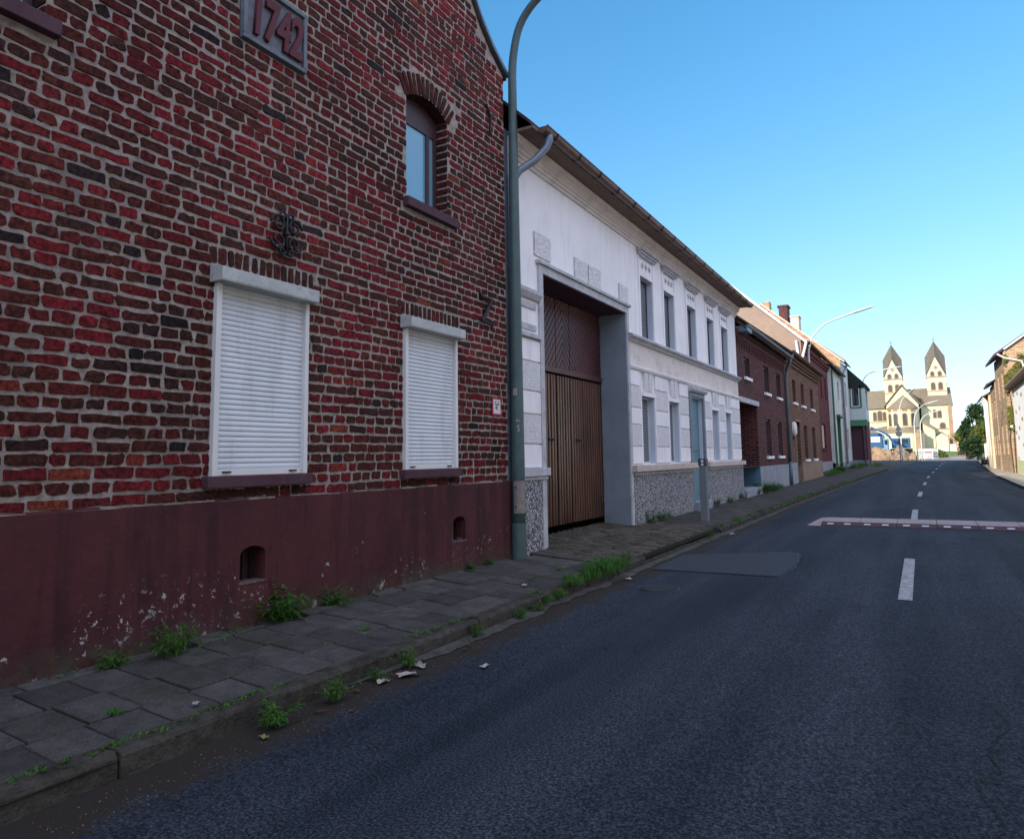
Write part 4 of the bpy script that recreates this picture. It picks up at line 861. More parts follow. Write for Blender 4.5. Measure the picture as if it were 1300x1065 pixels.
# ------------------------------------------------------------------ house 5: set-back tall house, taupe gable
h5 = thing('terraced_house', 'tall dark red painted brick house with taupe rendered gable end and white downpipes', 'house', (-5.2, 46, .35))
F5 = FL(-5.2); D0_, D1_ = 40.05, 51.9
W5 = [(45.2, 46.2, 5.05, 6.3), (47.6, 48.5, 5.05, 6.3), (49.9, 50.8, 5.05, 6.3)]; W5L = [(47.1, 49.2, 1.70, 3.25)]
q = MB(); q.holes(F5, D0_, D1_, .9, 7.3, [(a, b, c, e, .15) for a, b, c, e in W5+W5L]); q.build('wall', REDP, h5)
for yy in (D0_, D1_): q = MB(); q.add([F5(yy, 0, 0), F5(yy, 0, 7.45), F5(yy, -4.6, 11.75), F5(yy, -9.2, 7.45), F5(yy, -9.2, 0)], [(0,1,2,3,4)]); q.build('gable_wall', TAUPE, h5)
q = MB(); q.box(F5, D0_, D1_, -.3, .03, 0, .9); q.build('plinth', GREYPL, h5)
for a, b, c, e in W5: winbox(h5, F5, a, b, c, e, .15, 'glass', SILLR, .07)
for a, b, c, e in W5L: winbox(h5, F5, a, b, c, e, .15, LEDGE, SILLR, .07)
for a, b, c, e in W5+W5L: q = MB(); q.box(F5, a-.05, b+.05, -.1, .07, c-.1, c); q.build('window_sill', REDP, h5)
q = MB(); q.box(F5, D0_, D1_, 0, .07, 6.85, 7.0); q.box(F5, D0_, D1_, 0, .15, 7.0, 7.3); q.build('brick_cornice', REDP, h5)
roof_gable(h5, F5, D0_+.02, D1_, 9.2, 7.5, 11.85, ROOFR, .32, .0); gutter(h5, F5, D0_, D1_, .35, 7.36, .07, SOFFIT, 0)
q = MB()
for (d_, z_), (d2_, z2_) in (((.3, 7.2), (-4.6, 11.8)),): q.add([F5(D0_-.08, d_, z_), F5(D0_+.05, d_, z_), F5(D0_+.05, d2_, z2_), F5(D0_-.08, d2_, z2_), F5(D0_-.08, d_, z_+.16), F5(D0_+.05, d_, z_+.16), F5(D0_+.05, d2_, z2_+.16), F5(D0_-.08, d2_, z2_+.16)], [(0,1,2,3), (4,5,6,7), (0,1,5,4), (3,2,6,7), (0,3,7,4), (1,2,6,5)])
q.build('verge_board', FRAMEW, h5)
q = MB(); q.tube([F5(D0_-.1, -.22, 7.4), F5(D0_-.1, -.16, 6.8), F5(D0_-.1, -.1, 5.0)], .07, 8); q.tube([F5(D0_-.06, .28, 7.3), F5(D0_-.1, -.02, 6.2), F5(D0_-.1, -.05, 5.0)], .07, 8); q.build('downpipe', FRAMEW, h5)
# ------------------------------------------------------------------ house 6a, 6b: white rendered
h6 = thing('terraced_house', 'low white rendered house with green window frames and a green front door', 'house', (-5, 55.4, .4))
F6 = FL(-5.0); E0, E1 = 51.95, 58.95
W6 = [(52.4, 53.4, 5.22, 6.55), (56.1, 57.3, 5.22, 6.6)]
q = MB(); q.holes(F6, E0, E1, .75, 7.2, [(a, b, c, e, .15) for a, b, c, e in W6]+[(51.96, 53.1, 1.85, 3.45, .15), (54.5, 57.0, .75, 3.95, .35)]); gables(q, F6, E0, E1, 8, 0, 7.2, 9.6); q.build('wall', WHITEH, h6)
for a, b in ((E0, 54.5), (57.0, E1)): q = MB(); q.box(F6, a, b, -.3, .03, 0, .76); q.build('plinth', GREYPL, h6)
for a, b, c, e in W6+[(51.96, 53.1, 1.85, 3.45)]: winbox(h6, F6, a, b, c, e, .15, 'glass', GREEN, .13)
q = MB(); q.box(F6, 54.5, 57.0, -.38, -.34, .5, 3.95); q.box(F6, 56.7, 57.0, -.34, .01, .5, 3.9); d6 = q.build('door', GREEN, h6); q = MB(); q.box(F6, 55.6, 55.75, -.34, -.25, 1.9, 2.0); q.build('handle', ZINC, d6)
q = MB(); q.box(F6, 54.2, 57.3, 0, .25, 3.95, 4.1); q.build('door_canopy', GREEN, h6)
roof_gable(h6, F6, E0, E1, 8, 7.3, 9.4, ROOFT, .3, 0); gutter(h6, F6, E0, E1, .32, 7.2, .08, GREEN, 0)
q = MB(); q.tube([F6(52.02, .08, 7.0), F6(52.02, .08, .5)], .06, 8); q.build('downpipe', GREEN, h6)
h6b = thing('terraced_house', 'white rendered house with orange brick gable end and chimneys rising behind the row', 'house', (-4.95, 62, .45))
F6b = FL(-4.95); G0, G1 = 59.0, 64.9
q = MB(); q.holes(F6b, G0, G1, .8, 8.3, [(61.6, 62.8, 5.1, 7.0, .15), (61.4, 62.6, 1.7, 3.3, .15)]); q.build('wall', WHITEH, h6b)
for yy in (G0, G1): q = MB(); q.add([F6b(yy, 0, 0), F6b(yy, 0, 8.55), F6b(yy, -5.6, 13.4), F6b(yy, -11.2, 8.55), F6b(yy, -11.2, 0)], [(0,1,2,3,4)]); q.build('gable_wall', ORNB, h6b)
q = MB(); q.box(F6b, G0, G1, -.3, .03, 0, .8); q.build('plinth', GREYPL, h6b)
for a, b, c, e in ((61.6, 62.8, 5.1, 7.0), (61.4, 62.6, 1.7, 3.3)): winbox(h6b, F6b, a, b, c, e, .15, 'glass', GREEN, .14)
roof_gable(h6b, F6b, G0+.02, G1, 11.2, 8.62, 13.45, ROOFR, .3, 0)
q = MB(); q.tube([F6b(60.3, .35, 8.3), F6b(60.3, .3, 8.0), F6b(59.3, .08, 7.4), F6b(59.3, .08, .6)], .08, 8); q.build('downpipe', ZINC, h6b)
q = MB(); q.box(F6b, 59.2, 60.4, -4.25, -3.6, 11.2, 13.1); q.box(F6b, 59.15, 60.45, -4.35, -3.52, 13.1, 13.25); q.build('chimney', PURB, h6b)
q = MB(); q.box(F6b, 59.2, 60.4, -3.4, -2.8, 10.4, 12.2); q.box(F6b, 59.15, 60.45, -3.46, -2.74, 12.2, 12.3); q.build('chimney', LEDGE, h6b)
q = MB(); q.box(F6b, 59.3, 60.2, -5.5, -4.95, 12.6, 13.7); q.build('chimney', YELB, h6b)
q = MB(); q.add([F6b(G0-.1, .3, 8.25), F6b(G0+.05, .3, 8.25), F6b(G0+.05, -5.6, 13.45), F6b(G0-.1, -5.6, 13.45), F6b(G0-.1, .3, 8.4), F6b(G0+.05, .3, 8.4), F6b(G0+.05, -5.6, 13.6), F6b(G0-.1, -5.6, 13.6)], [(0,1,2,3), (4,5,6,7), (0,1,5,4), (3,2,6,7), (0,3,7,4), (1,2,6,5)]); q.build('verge_board', LEDGE, h6b)
# ------------------------------------------------------------------ house 7: projecting, mint upper floor
h7 = thing('corner_house', 'pale mint house jutting out at the row end, green window frame and brown garage door', 'house', (-3.9, 67, .5))
F7 = FS(65.0); K0, K1 = -9.5, -3.75; F7s = FL(K1)
q = MB(); q.holes(F7, K0, K1, 4.05, 7.0, [(-4.80, -4.15, 5.2, 6.95, .12)]); q.holes(F7s, 65, 69, 4.05, 7.0, [(65.6, 68, 5.0, 6.6, .15)]); q.quad((K0, 69, 0), (K1, 69, 0), (K1, 69, 7), (K0, 69, 7)); q.build('upper_wall', MINT, h7)
q = MB(); q.box(F7, -4.87, -4.80, 0, .05, 5.12, 7.0); q.box(F7, -4.15, -4.02, 0, .05, 5.12, 7.0); q.box(F7, -4.80, -4.15, 0, .05, 5.1, 5.2); w7 = q.build('window', GREEN, h7)
q = MB(); q.box(F7, -4.80, -4.72, -.11, -.02, 5.2, 6.9); q.box(F7, -4.23, -4.15, -.11, -.02, 5.2, 6.9); q.box(F7, -4.72, -4.23, -.11, -.02, 5.2, 5.28); q.build('frame', FRAMEW, w7); q = MB(); q.box(F7, -4.72, -4.23, -.13, -.09, 5.28, 6.95); q.build('pane', GLASS, w7)
q = MB(); q.box(F7, K0, K1-.05, -.12, -.1, 0, 3.6); q.build('lower_wall', REDP, h7)
q = MB(); q.box(F7, -5.0, -4.1, -.1, -.03, .8, 3.58)
for i in range(6): q.box(F7, -4.98+.145*i, -4.85+.145*i, -.03, -.01, .85, 3.55)
q.build('garage_door', SILLR, h7)
q = MB(); q.box(F7s, 65.0, 69, -.3, -.05, 0, 4.05); q.build('street_wall', REDP, h7)
q = MB(); q.prism(Fr(0, 0, 0, -1, 1, 0), [(-65.2, 3.62), (-64.6, 3.62), (-64.75, 4.1), (-65.2, 4.15)], -5.05, K1+.05); q.build('canopy', GREEN, h7)
q = MB(); q.box(F7, K1-.28, K1-.16, .25, .37, .4, 3.65); q.build('post', SIGNBACK, h7)
q = MB(); q.box(F7, -5.0, K1, .0, .12, .2, .82); q.build('plinth', GREYPL, h7)
q = MB(); q.prism(F7, [(K1+.2, 6.75), (K1+.2, 6.95), (-5.75, 9.35), (-8.2, 6.75)], -4.1, .05); q.build('roof', simple('black_green_tiles', (.028, .036, .034), .8, .3), h7)
q = MB(); q.box(F7s, 65.6, 68, -.16, -.12, 5.0, 6.6); q.build('side_window', GLASS, h7)
# off-frame neighbours behind the camera on the left, and the near right row
def plainhouse(label, fr, u0, u1, dep, ze, zrg, wm, rm=ROOFT, cat='house', name='terraced_house', wins=True, z0=0):
    p0 = fr((u0+u1)/2, 0, .1); h = thing(name, label, cat, p0)
    n = max(2, int((u1-u0)/2.4)); hs2 = []
    for i in range(n):
        a = u0+(u1-u0)*(i+.5)/n-.5
        hs2 += [(a, a+1, 1.1, 2.5, .15), (a, a+1, 3.6, 4.8, .15)]
    q = MB(); q.holes(fr, u0, u1, 0, ze, hs2 if wins else []); gables(q, fr, u0, u1, dep, 0, ze, zrg); q.build('wall', wm, h)
    if wins:
        for a, b, c, e, _ in hs2: winbox(h, fr, a, b, c, e, .15, 'glass', FRAMEW, .07)
    roof_gable(h, fr, u0, u1, dep, ze+.1, zrg+.05, rm, .3, 0); gutter(h, fr, u0, u1, .32, ze, .07, ZINC, 0)
    return h
plainhouse('brown brick terraced house just left of the dated gable house', FL(-4.5), -13, .05, 9, 6.4, 10.5, BRNB)
plainhouse('white terraced house further back on the left row', FL(-4.5), -27, -13.05, 9, 6.2, 10.2, WHITEH)
plainhouse('red brick terraced house at the start of the left row', FL(-4.5), -42, -27.05, 9, 6.2, 10.2, PURB)
plainhouse('brick house on the side street, hidden behind the mint corner house', FL(-5.6), 74, 83, 8, 5.5, 8.0, PURB)
# ------------------------------------------------------------------ right side
FRn = FR(5.2)
plainhouse('plain cream house near the start of the right row', FRn, -22, -5, 8, 5.6, 8.6, WHITE)
plainhouse('pale cream house in the middle of the right row', FRn, -4.95, 14, 8, 5.6, 8.8, CREAM)
plainhouse('white rendered house on the right just before the stone-dotted one', FRn, 14.05, 33.0, 8, 5.4, 8.6, WHITE)
r1 = thing('white_house', 'sunlit white house with exposed stones dotting its street wall', 'house', (4.55, 44, .15))
FR1 = Fr(4.28, 33.05, .0215, 1, -1, 0)
q = MB(); q.holes(FR1, 0, 15.2, .9, 4.85, []); gables(q, FR1, 0, 15.2, 7, 0, 4.85, 7.4); q.build('wall', simple('bright_white_render', (.88, .89, .88), .85, .05, 1, 50, .2, .004), r1)
q = MB(); q.box(FR1, 0, 15.2, -.2, .04, 0, .9); q.build('plinth', simple('lime_plinth', (.55, .58, .36), .9, .2, 3, 50, .3, .004, dirt=(.36, .36, .22)), r1)
for a, c in ((14.3, 4.45), (12.2, 4.4), (13.6, 3.5), (11.6, 3.6), (14.4, 2.4), (12.4, 2.6), (13.2, 2.1), (14.2, 1.0), (10.6, 3.0), (10.2, 4.2), (10.9, 1.7)):
    q = MB(); w_ = random.uniform(.35, .6); q.box(FR1, a-w_/2, a+w_/2, -.02, .025, c-.09, c+.09); q.build('exposed_stone', YELB, r1, bev=.015)
roof_gable(r1, FR1, 0, 15.3, 7, 4.95, 7.2, ROOFR, .25, 0); gutter(r1, FR1, 0, 15.35, .3, 4.95, .08, LEDGE, 0)
q = MB(); q.box(FR1, 0, 15.32, .0, .3, 4.80, 4.88); q.build('soffit', SOFFIT, r1)
# sign on the corner
q = MB(); q.add([(4.42+.07*math.cos(a_), 47.9, 2.75+.07*math.sin(a_)) for a_ in np.linspace(0, 2*math.pi, 17)[:-1]]+[(4.42+.07*math.cos(a_), 47.93, 2.75+.07*math.sin(a_)) for a_ in np.linspace(0, 2*math.pi, 17)[:-1]], [tuple(range(16)), tuple(range(31, 15, -1))]+[(i, (i+1) % 16, 16+(i+1) % 16, 16+i) for i in range(16)])
rs = thing('round_sign', 'small pale round sign on a bracket at the white house corner', 'sign', (4.42, 47.9, 2.75)); q.build('disc', REFL, rs); q = MB(); q.tube([(4.42, 47.95, 2.75), (4.62, 47.95, 2.75)], .02, 6); q.build('bracket', IRON, rs)
# R2: tall brick gable house with creeper
r2h = thing('gabled_brick_house', 'tall yellow brown brick house with gable end overgrown by creeper', 'house', (4.6, 53, .15))
FG = FS(49.6)
q = MB(); q.add([FG(4.45, 0, 0), FG(4.45, 0, 7.1), FG(9.0, 0, 10.4), FG(13.5, 0, 7.1), FG(13.5, 0, 0)], [(0,1,2,3,4)]); q.holes(FR(4.45, 0), 49.6, 55.5, 0, 7.1, [(50.6, 51.4, 1.2, 3.0, .15), (53, 53.8, 1.2, 3.0, .15), (50.6, 51.4, 4.5, 6.1, .15), (53, 53.8, 4.5, 6.1, .15)]); q.quad((4.45, 55.5, 0), (13.5, 55.5, 0), (13.5, 55.5, 7.1), (4.45, 55.5, 7.1)); q.build('wall', YELB, r2h)
for a, c, e in ((50.6, 1.2, 3.0), (53, 1.2, 3.0), (50.6, 4.5, 6.1), (53, 4.5, 6.1)): winbox(r2h, FR(4.45, 0), a, a+.8, c, e, .15, 'glass', FRAMEW, .08)
q = MB()
for (x0, z0), (x1, z1) in (((4.0, 6.86), (9.0, 10.5)), ((9.0, 10.5), (13.8, 7.0))): q.add([(x0, 49.5, z0), (x1, 49.5, z1), (x1, 55.7, z1), (x0, 55.7, z0), (x0, 49.5, z0+.16), (x1, 49.5, z1+.16), (x1, 55.7, z1+.16), (x0, 55.7, z0+.16)], [(0,1,2,3), (4,5,6,7), (0,1,5,4), (3,2,6,7), (0,3,7,4), (1,2,6,5)])
q.build('roof', simple('purple_roof_tiles', (.10, .045, .07), .8, .3), r2h)
q = MB(); q.tube([(4.5, 49.45, 7.25), (9.0, 49.45, 10.55)], .06, 6); q.build('verge_trim', FRAMEW, r2h)
q = MB(); q.tube([(4.15, 49.4, 7.0), (4.5, 49.4, 6.75), (4.9, 49.4, 6.62), (5.3, 49.4, 6.5), (5.36, 49.4, 6.2), (5.36, 49.4, 5.0)], .05, 8); q.build('downpipe', FRAMEW, r2h)
q = MB()
for _ in range(2600):
    uu_ = random.random(); x = 4.42+abs(random.gauss(0, .55)) if random.random() < .7 else 4.42+random.random()*1.6; z = random.uniform(2.6, 6.9)
    if noise.noise((x*1.6, z*1.1, 4)) < -.12+.05*abs(z-4.6): continue
    c_ = Vector((x, 49.55-random.random()*.18, z)); s = random.uniform(.05, .11); a_ = Vector((random.gauss(0, 1), random.gauss(0, .5), random.gauss(0, 1))).normalized(); b_ = a_.cross(Vector((random.gauss(0, .4), -1, random.gauss(0, .4)))).normalized()
    q.add([c_-a_*s, c_+b_*s*.7, c_+a_*s, c_-b_*s*.7], [(0,1,2,3)])
q.build('creeper_leaves', IVY, tag(thing('creeper', 'olive green creeper climbing the corner of the yellow brown gable', 'climbing plant', (4.5, 49.5, .15))), recalc=False)
q = MB()
cr = bpy.data.objects['creeper']
for i in range(6): q.tube([(4.5+i*.12, 49.57, .15), (4.45+i*.2, 49.56, 2.0), (4.5+i*.25+random.random()*.2, 49.56, 4.2), (4.5+i*.3, 49.56, 5.8)], [.03, .025, .018, .008], 5)
q.build('stems', BARK, cr)
r3 = plainhouse('narrow brown brick house with dark eave beyond the creeper gable', Fr(4.4, 55.6, .02, 1, -1, 0), 0, 5, 7, 5.85, 8.2, YELB, simple('dark_purple_roof', (.09, .045, .06), .8, .3))
r4 = plainhouse('cream house with white downpipes at the far end of the right row', Fr(4.38, 60.7, .02, 1, -1, 0), 0, 7, 7, 5.35, 7.6, simple('warm_cream_wall', (.62, .50, .36), .9, .1), ROOFR)
for yy in (61.0, 62.6, 64.4):
    q = MB(); X_ = 4.38+.02*(yy-60.7)-.1; q.tube([(X_-.2, yy, 5.25), (X_, yy, 4.9), (X_, yy, .25)], .07, 8); q.build('downpipe', FRAMEW, r4)
# ------------------------------------------------------------------ street lamps
def lamp(label, x, y, z0, ht, pts, m, head, hl=1.05, rad=.085, group='curved street lamps along the left pavement'):
    t_ = thing('street_lamp', label, 'street lamp', (x, y, z0), group); q = MB()
    P = [(x, y, z0), (x, y, z0+1.2), (x, y, z0+ht)]+[(x+a, y, z0+b) for a, b in pts]
    # smooth the arc
    V_ = [Vector(p_) for p_ in P]; out = V_[:2]
    for i in range(2, len(V_)-1):
        p0, p1, p2, p3 = V_[i-1], V_[i], V_[i+1], V_[min(i+2, len(V_)-1)]
        if i == 2: p0 = V_[2]-Vector((0, 0, .6))
        for s in (0, .25, .5, .75): out.append(.5*((2*p1)+(-p0+p2)*s+(2*p0-5*p1+4*p2-p3)*s*s+(-p0+3*p1-3*p2+p3)*s**3))
    out.append(V_[-1]); n = len(out); rr = [rad*(1-.5*(max(0, p_.z-z0-1.2)/(ht+1))) if i > 1 else rad for i, p_ in enumerate(out)]
    q.tube(out, rr, 16); q.build('pole', m, t_, smooth=True)
    e = out[-1]; d_ = (out[-1]-out[-3]).normalized(); sd_ = Vector((0, 1, 0)); up = d_.cross(sd_)*-1
    if up.z < 0: up = -up
    q = MB(); ring = []
    for s, w_, h_ in ((-.05, .05, .04), (.05, .09, .06), (.35, .13, .075), (.85, .12, .06), (1.0, .05, .03)):
        c_ = e+d_*(s*hl); 
        for a_ in range(10): th = 2*math.pi*a_/10; ring.append(c_+sd_*w_*math.cos(th)+up*h_*(math.sin(th) if math.sin(th) > 0 else .45*math.sin(th)))
    q.add(ring, [(10*k_+i, 10*k_+(i+1) % 10, 10*(k_+1)+(i+1) % 10, 10*(k_+1)+i) for k_ in range(4) for i in range(10)]+[tuple(range(10)), tuple(range(49, 39, -1))])
    ho = q.build('lamp_head', head, t_, smooth=True)
    q = MB(); c0 = e+d_*(.3*hl)-up*.035; c1 = e+d_*(.85*hl)-up*.03; q.add([c0-sd_*.08, c0+sd_*.08, c1+sd_*.07, c1-sd_*.07], [(0,1,2,3)]); q.build('diffuser', FRAMEW, ho)
    return t_
l1 = lamp('grey green street lamp post standing against the wall between brick and white houses', -4.40, 7.80, .17, 6.25, [(.03, 6.6), (.13, 6.95), (.35, 7.2), (.7, 7.38), (1.2, 7.52), (1.7, 7.6)], POLE, LAMPH)
q = MB(); cy_ = (-4.40, 7.80)
def arcplate(q, rad, a0, a1, z0, z1, cyx, n=6):
    for i in range(n):
        t0, t1 = a0+(a1-a0)*i/n, a0+(a1-a0)*(i+1)/n
        q.quad((cyx[0]+rad*math.cos(t0), cyx[1]+rad*math.sin(t0), z0), (cyx[0]+rad*math.cos(t1), cyx[1]+rad*math.sin(t1), z0), (cyx[0]+rad*math.cos(t1), cyx[1]+rad*math.sin(t1), z1), (cyx[0]+rad*math.cos(t0), cyx[1]+rad*math.sin(t0), z1))
arcplate(q, .092, -math.radians(100), math.radians(0), .72, 1.12, cy_, 8); q.build('inspection_door', simple('weathered_door_plate', (.22, .19, .18), .5, .3, 12), l1)
q = MB()
for zz in (.80, 1.04): a_ = -math.radians(82); q.tube([(cy_[0]+.09*math.cos(a_), cy_[1]+.09*math.sin(a_), zz), (cy_[0]+.10*math.cos(a_), cy_[1]+.10*math.sin(a_), zz)], .012, 8)
q.build('bolt', IRON, l1)
q = MB()
def scrawl(pts, th0=-math.radians(52)):
    P_ = [(cy_[0]+.0875*math.cos(th0+a_/.0875), cy_[1]+.0875*math.sin(th0+a_/.0875), z_) for a_, z_ in pts]; q.tube(P_, .0035, 4)
scrawl([(-.03, 1.855), (-.018, 1.885), (-.006, 1.855)]); scrawl([(.005, 1.86), (.02, 1.86)]); scrawl([(.012, 1.80), (-.01, 1.81), (-.015, 1.785), (.008, 1.765), (.004, 1.735), (-.018, 1.74)])
q.build('chalk_scrawl', REFL, l1)
q = MB(); q.box(FW, cy_[0]+.0, cy_[0]+.05, cy_[1]-.100, cy_[1]-.088, 2.18, 2.27); q.build('small_plate', PAPER, l1)
q = MB(); q.tube([(cy_[0], cy_[1], .15), (cy_[0], cy_[1], .60)], .094, 16, caps=False); q.build('base_sleeve', POLE, l1, smooth=True)
lamp('pale street lamp rising behind the brown brick house, in front of the dark red facade', -4.93, 40.7, .28, 6.6, [(.12, 7.0), (.22, 7.3), (.5, 7.66), (.95, 8.02), (1.45, 8.2), (1.9, 8.32)], POLEL, LAMPH, 1.5)
lamp('thin street lamp whose arm shows above the mint corner house roof', -4.25, 71, .5, 7.0, [(.1, 7.4), (.35, 7.8), (.85, 8.1), (1.55, 8.22)], POLEL, LAMPH, 1.7, .07)
lamp('pale street lamp standing behind the triangular road sign', -1.95, 93, .35, 5.6, [(.12, 6.3), (.35, 7.0), (.9, 7.7), (1.4, 8.1)], POLEL, LAMPH, 1.6, .07)
lamp('taller of the two street lamps in front of the church transept', -.55, 97, .35, 4.4, [(.15, 5.4), (.5, 6.1), (1.1, 6.6), (1.5, 6.75)], POLEL, LAMPH, 1.2, .08)
lamp('lower lamp right of the transept pole, behind the white barrier', .05, 101, .35, 4.0, [(.1, 4.8), (.45, 5.4), (1.0, 5.75), (1.3, 5.85)], POLEL, LAMPH, 1.0, .08)
# ------------------------------------------------------------------ bollard
bo = thing('bollard', 'square grey bollard with two round reflectors on the pavement by the blue door', 'bollard', (-3.73, 14.0, .14))
q = MB(); q.box(FW, -3.80, -3.66, 13.93, 14.07, .1, 1.20); q.build('post', simple('grey_bollard', (.13, .16, .18), .6, .15, 3), bo, bev=.012)
q = MB(); q.box(FW, -3.81, -3.65, 13.92, 14.08, 1.20, 1.34); q.build('cap', SIGNBACK, bo, bev=.012)
for zz in (1.29, 1.23-.005):
    q = MB(); ry = Vector((-3.73, 14.0, 0)); q.tube([(-3.725, 13.925, zz), (-3.725, 13.912, zz)], .026, 12); q.build('reflector', REFL, bo)
# ------------------------------------------------------------------ far junction
sg = thing('road_sign', 'back of a dark triangular sign above a round sign on a slim post', 'road sign', (-2.02, 88, .3))
q = MB(); q.tube([(-2.02, 88, .25), (-2.02, 88, 4.55)], .045, 8); q.build('post', SIGNBACK, sg)
q = MB(); q.prism(FS(87.92), [(-2.34, 3.75), (-1.70, 3.75), (-2.02, 4.55)], 0, .04); q.build('triangle_plate', SIGNBACK, sg)
q = MB(); q.prism(FS(87.92), [(-2.02+.32*math.cos(a_), 3.42+.32*math.sin(a_)) for a_ in np.linspace(0, 2*math.pi, 19)[:-1]], 0, .04); q.build('round_plate', SIGNBACK, sg)
# dirt heaps
def heap(label, x, y, rx_, ry_, h, m, n=26, name='dirt_heap', cat='heap'):
    t_ = MB(); zb = gz(x, y)-.1
    for j in range(n+1):
        for i in range(n+1):
            a, b = i/n*2-1, j/n*2-1; rr = math.sqrt(a*a+b*b); z = max(0, 1-rr)**.8*h*(1+.5*noise.noise((a*3+x, b*3, 1)))+.14*h*noise.noise((a*9, b*9+x, 2)); t_.v.append((x+a*rx_, y+b*ry_, zb+max(-.1, z)))
    for j in range(n):
        for i in range(n): t_.f.append((j*(n+1)+i, j*(n+1)+i+1, (j+1)*(n+1)+i+1, (j+1)*(n+1)+i)); t_.mi.append(0)
    o = t_.build(name, m); return tag(o, label, cat)
heap('wide bare earth heap in front of the blue truck', -5.4, 109, 3.4, 4, 2.0, EARTH)
heap('darker rubble heap with broken chunks behind the road sign', -2.6, 110, 2.0, 3, 1.8, simple('rubble', (.22, .16, .12), .95, .5, 1.5, 5, 1, .1, dirt=(.5, .42, .3)))
heap('low earth mound beside the white barriers', -1.0, 110, 1.5, 3, 1.05, EARTH)
q = MB()
for _ in range(260):
    x, y = random.uniform(-5.9, -.4), random.uniform(105.4, 108.5); z = gz(x, y)+random.uniform(0, .25); s = random.uniform(.06, .22)
    c_ = Vector((x, y, z)); vs = [c_+Vector((random.uniform(-s, s), random.uniform(-s, s), random.uniform(-s, s)*.7)) for _ in range(6)]
    q.add(vs, [(0,1,2), (0,2,3), (0,3,4), (1,2,5), (2,3,5), (3,4,5), (0,1,4)])
tag(q.build('rubble', simple('rubble_chunks', (.36, .26, .19), .95, .5, 2), recalc=False), 'scattered bricks and rubble along the edge of the demolition plot', 'rubble', kind='stuff')
tk = thing('truck', 'blue box truck with white panel parked behind the earth heap', 'truck', (-5.2, 106, .6))
FT = FS(105.2); q = MB(); q.box(FT, -8.8, -4.35, -2.3, 0, 1.9, 3.95); q.build('body', BLUET, tk, bev=.04)
q = MB(); q.box(FT, -5.95, -4.65, 0, .02, 2.75, 3.45); q.build('side_panel', REFL, tk); q = MB()
for i in range(6): q.box(FT, -5.8+.18*i, -5.7+.18*i, .02, .026, 2.95, 3.25)
q.build('lettering', LBLUE, tk)
q = MB(); q.box(FT, -4.3, -3.7, -2.1, -.1, 1.5, 3.2); q.build('cab', LBLUE, tk, bev=.08); q = MB(); q.box(FT, -4.15, -3.8, -.1, -.08, 2.4, 3.0); q.build('cab_window', GLASS, tk)
for x in (-7.6, -5.4, -4.1):
    q = MB(); q.tube([(x, 105.2, 1.25), (x, 105.55, 1.25)], .5, 16); q.build('wheel', TYRE, tk)
q = MB(); q.box(FT, -8.8, -3.7, -2.1, -.2, 1.4, 1.75); q.build('chassis', TYRE, tk)
ex = thing('excavator', 'blue excavator with its boom raised behind the earth heap', 'excavator', (-3.0, 108, .6))
q = MB(); q.box(FS(107), -3.4, -1.2, -2, 0, 1.9, 3.25); q.build('cabin', BLUET, ex, bev=.06); q = MB(); q.box(FS(106.98), -2.6, -1.5, 0, .03, 2.45, 3.1); q.build('cabin_window', GLASS, ex, bev=.02)
q = MB(); q.tube([(-2.9, 103.6, 2.2), (-3.5, 103.6, 3.45), (-4.3, 103.6, 4.1), (-5.1, 103.6, 4.4)], [.13, .15, .12, .09], 8); q.build('boom', BLUET, ex)
q = MB(); q.tube([(-5.1, 103.6, 4.4), (-5.6, 103.6, 4.55)], [.12, .26], 8); q.build('bucket', BLUET, ex)
q = MB(); q.tube([(-3.9, 103.5, 3.6), (-4.9, 103.5, 4.15)], .06, 6); q.build('hydraulic_ram', LAMPH, ex)
q = MB(); q.box(FS(107), -3.6, -1.0, -2.2, .2, 1.2, 1.85); q.build('track', TYRE, ex)
for t_ in (tk, ex): t_.location.x *= 1.08; t_.location.y += 9; t_.scale = (1.08,)*3
# white plastic barriers
for i, (x, y) in enumerate(((.15, 107.5), (.75, 106.8), (1.35, 108), (.45, 109.4), (.85, 110.6))):
    b_ = thing('barrier', ['white site barrier at the left end of the cluster by the lamps', 'white site barrier standing foremost of the cluster', 'white site barrier at the right end of the cluster', 'white site barrier half hidden behind the foremost one', 'rearmost white site barrier of the cluster'][i], 'barrier', (x, y, gz(x, y)), 'white site barriers at the demolition plot')
    fr_ = FS(y); z0 = gz(x, y); q = MB(); q.box(fr_, x-.5, x-.44, 0, .05, z0, z0+1.5); q.box(fr_, x+.44, x+.5, 0, .05, z0, z0+1.5)
    for zz in (.3, .6, .9, 1.2, 1.42): q.box(fr_, x-.44, x+.44, .01, .04, z0+zz-.05, z0+zz+.05)
    for xx in np.arange(-.36, .4, .12): q.box(fr_, x+xx, x+xx+.03, .0, .01, z0+.3, z0+1.42)
    q.build('frame', FRAMEW, b_); q = MB(); q.box(fr_, x-.6, x-.3, -.25, .25, z0, z0+.1); q.box(fr_, x+.3, x+.6, -.25, .25, z0, z0+.1); q.build('foot', RUBBERD, b_)
    q = MB(); q.box(fr_, x-.4, x+.4, .045, .055, z0+.95, z0+1.12); q.build('red_stripe', REDS if i % 2 else BLUEP, b_)
q = MB(); q.box(FW, 5.6, 5.95, 112, 112.3, .4, 1.1); q.box(FW, 5.68, 5.87, 112.05, 112.25, 1.1, 1.35); tag(q.build('stone_post', STONE), 'short pale stone post where the lit road meets the grass', 'post')
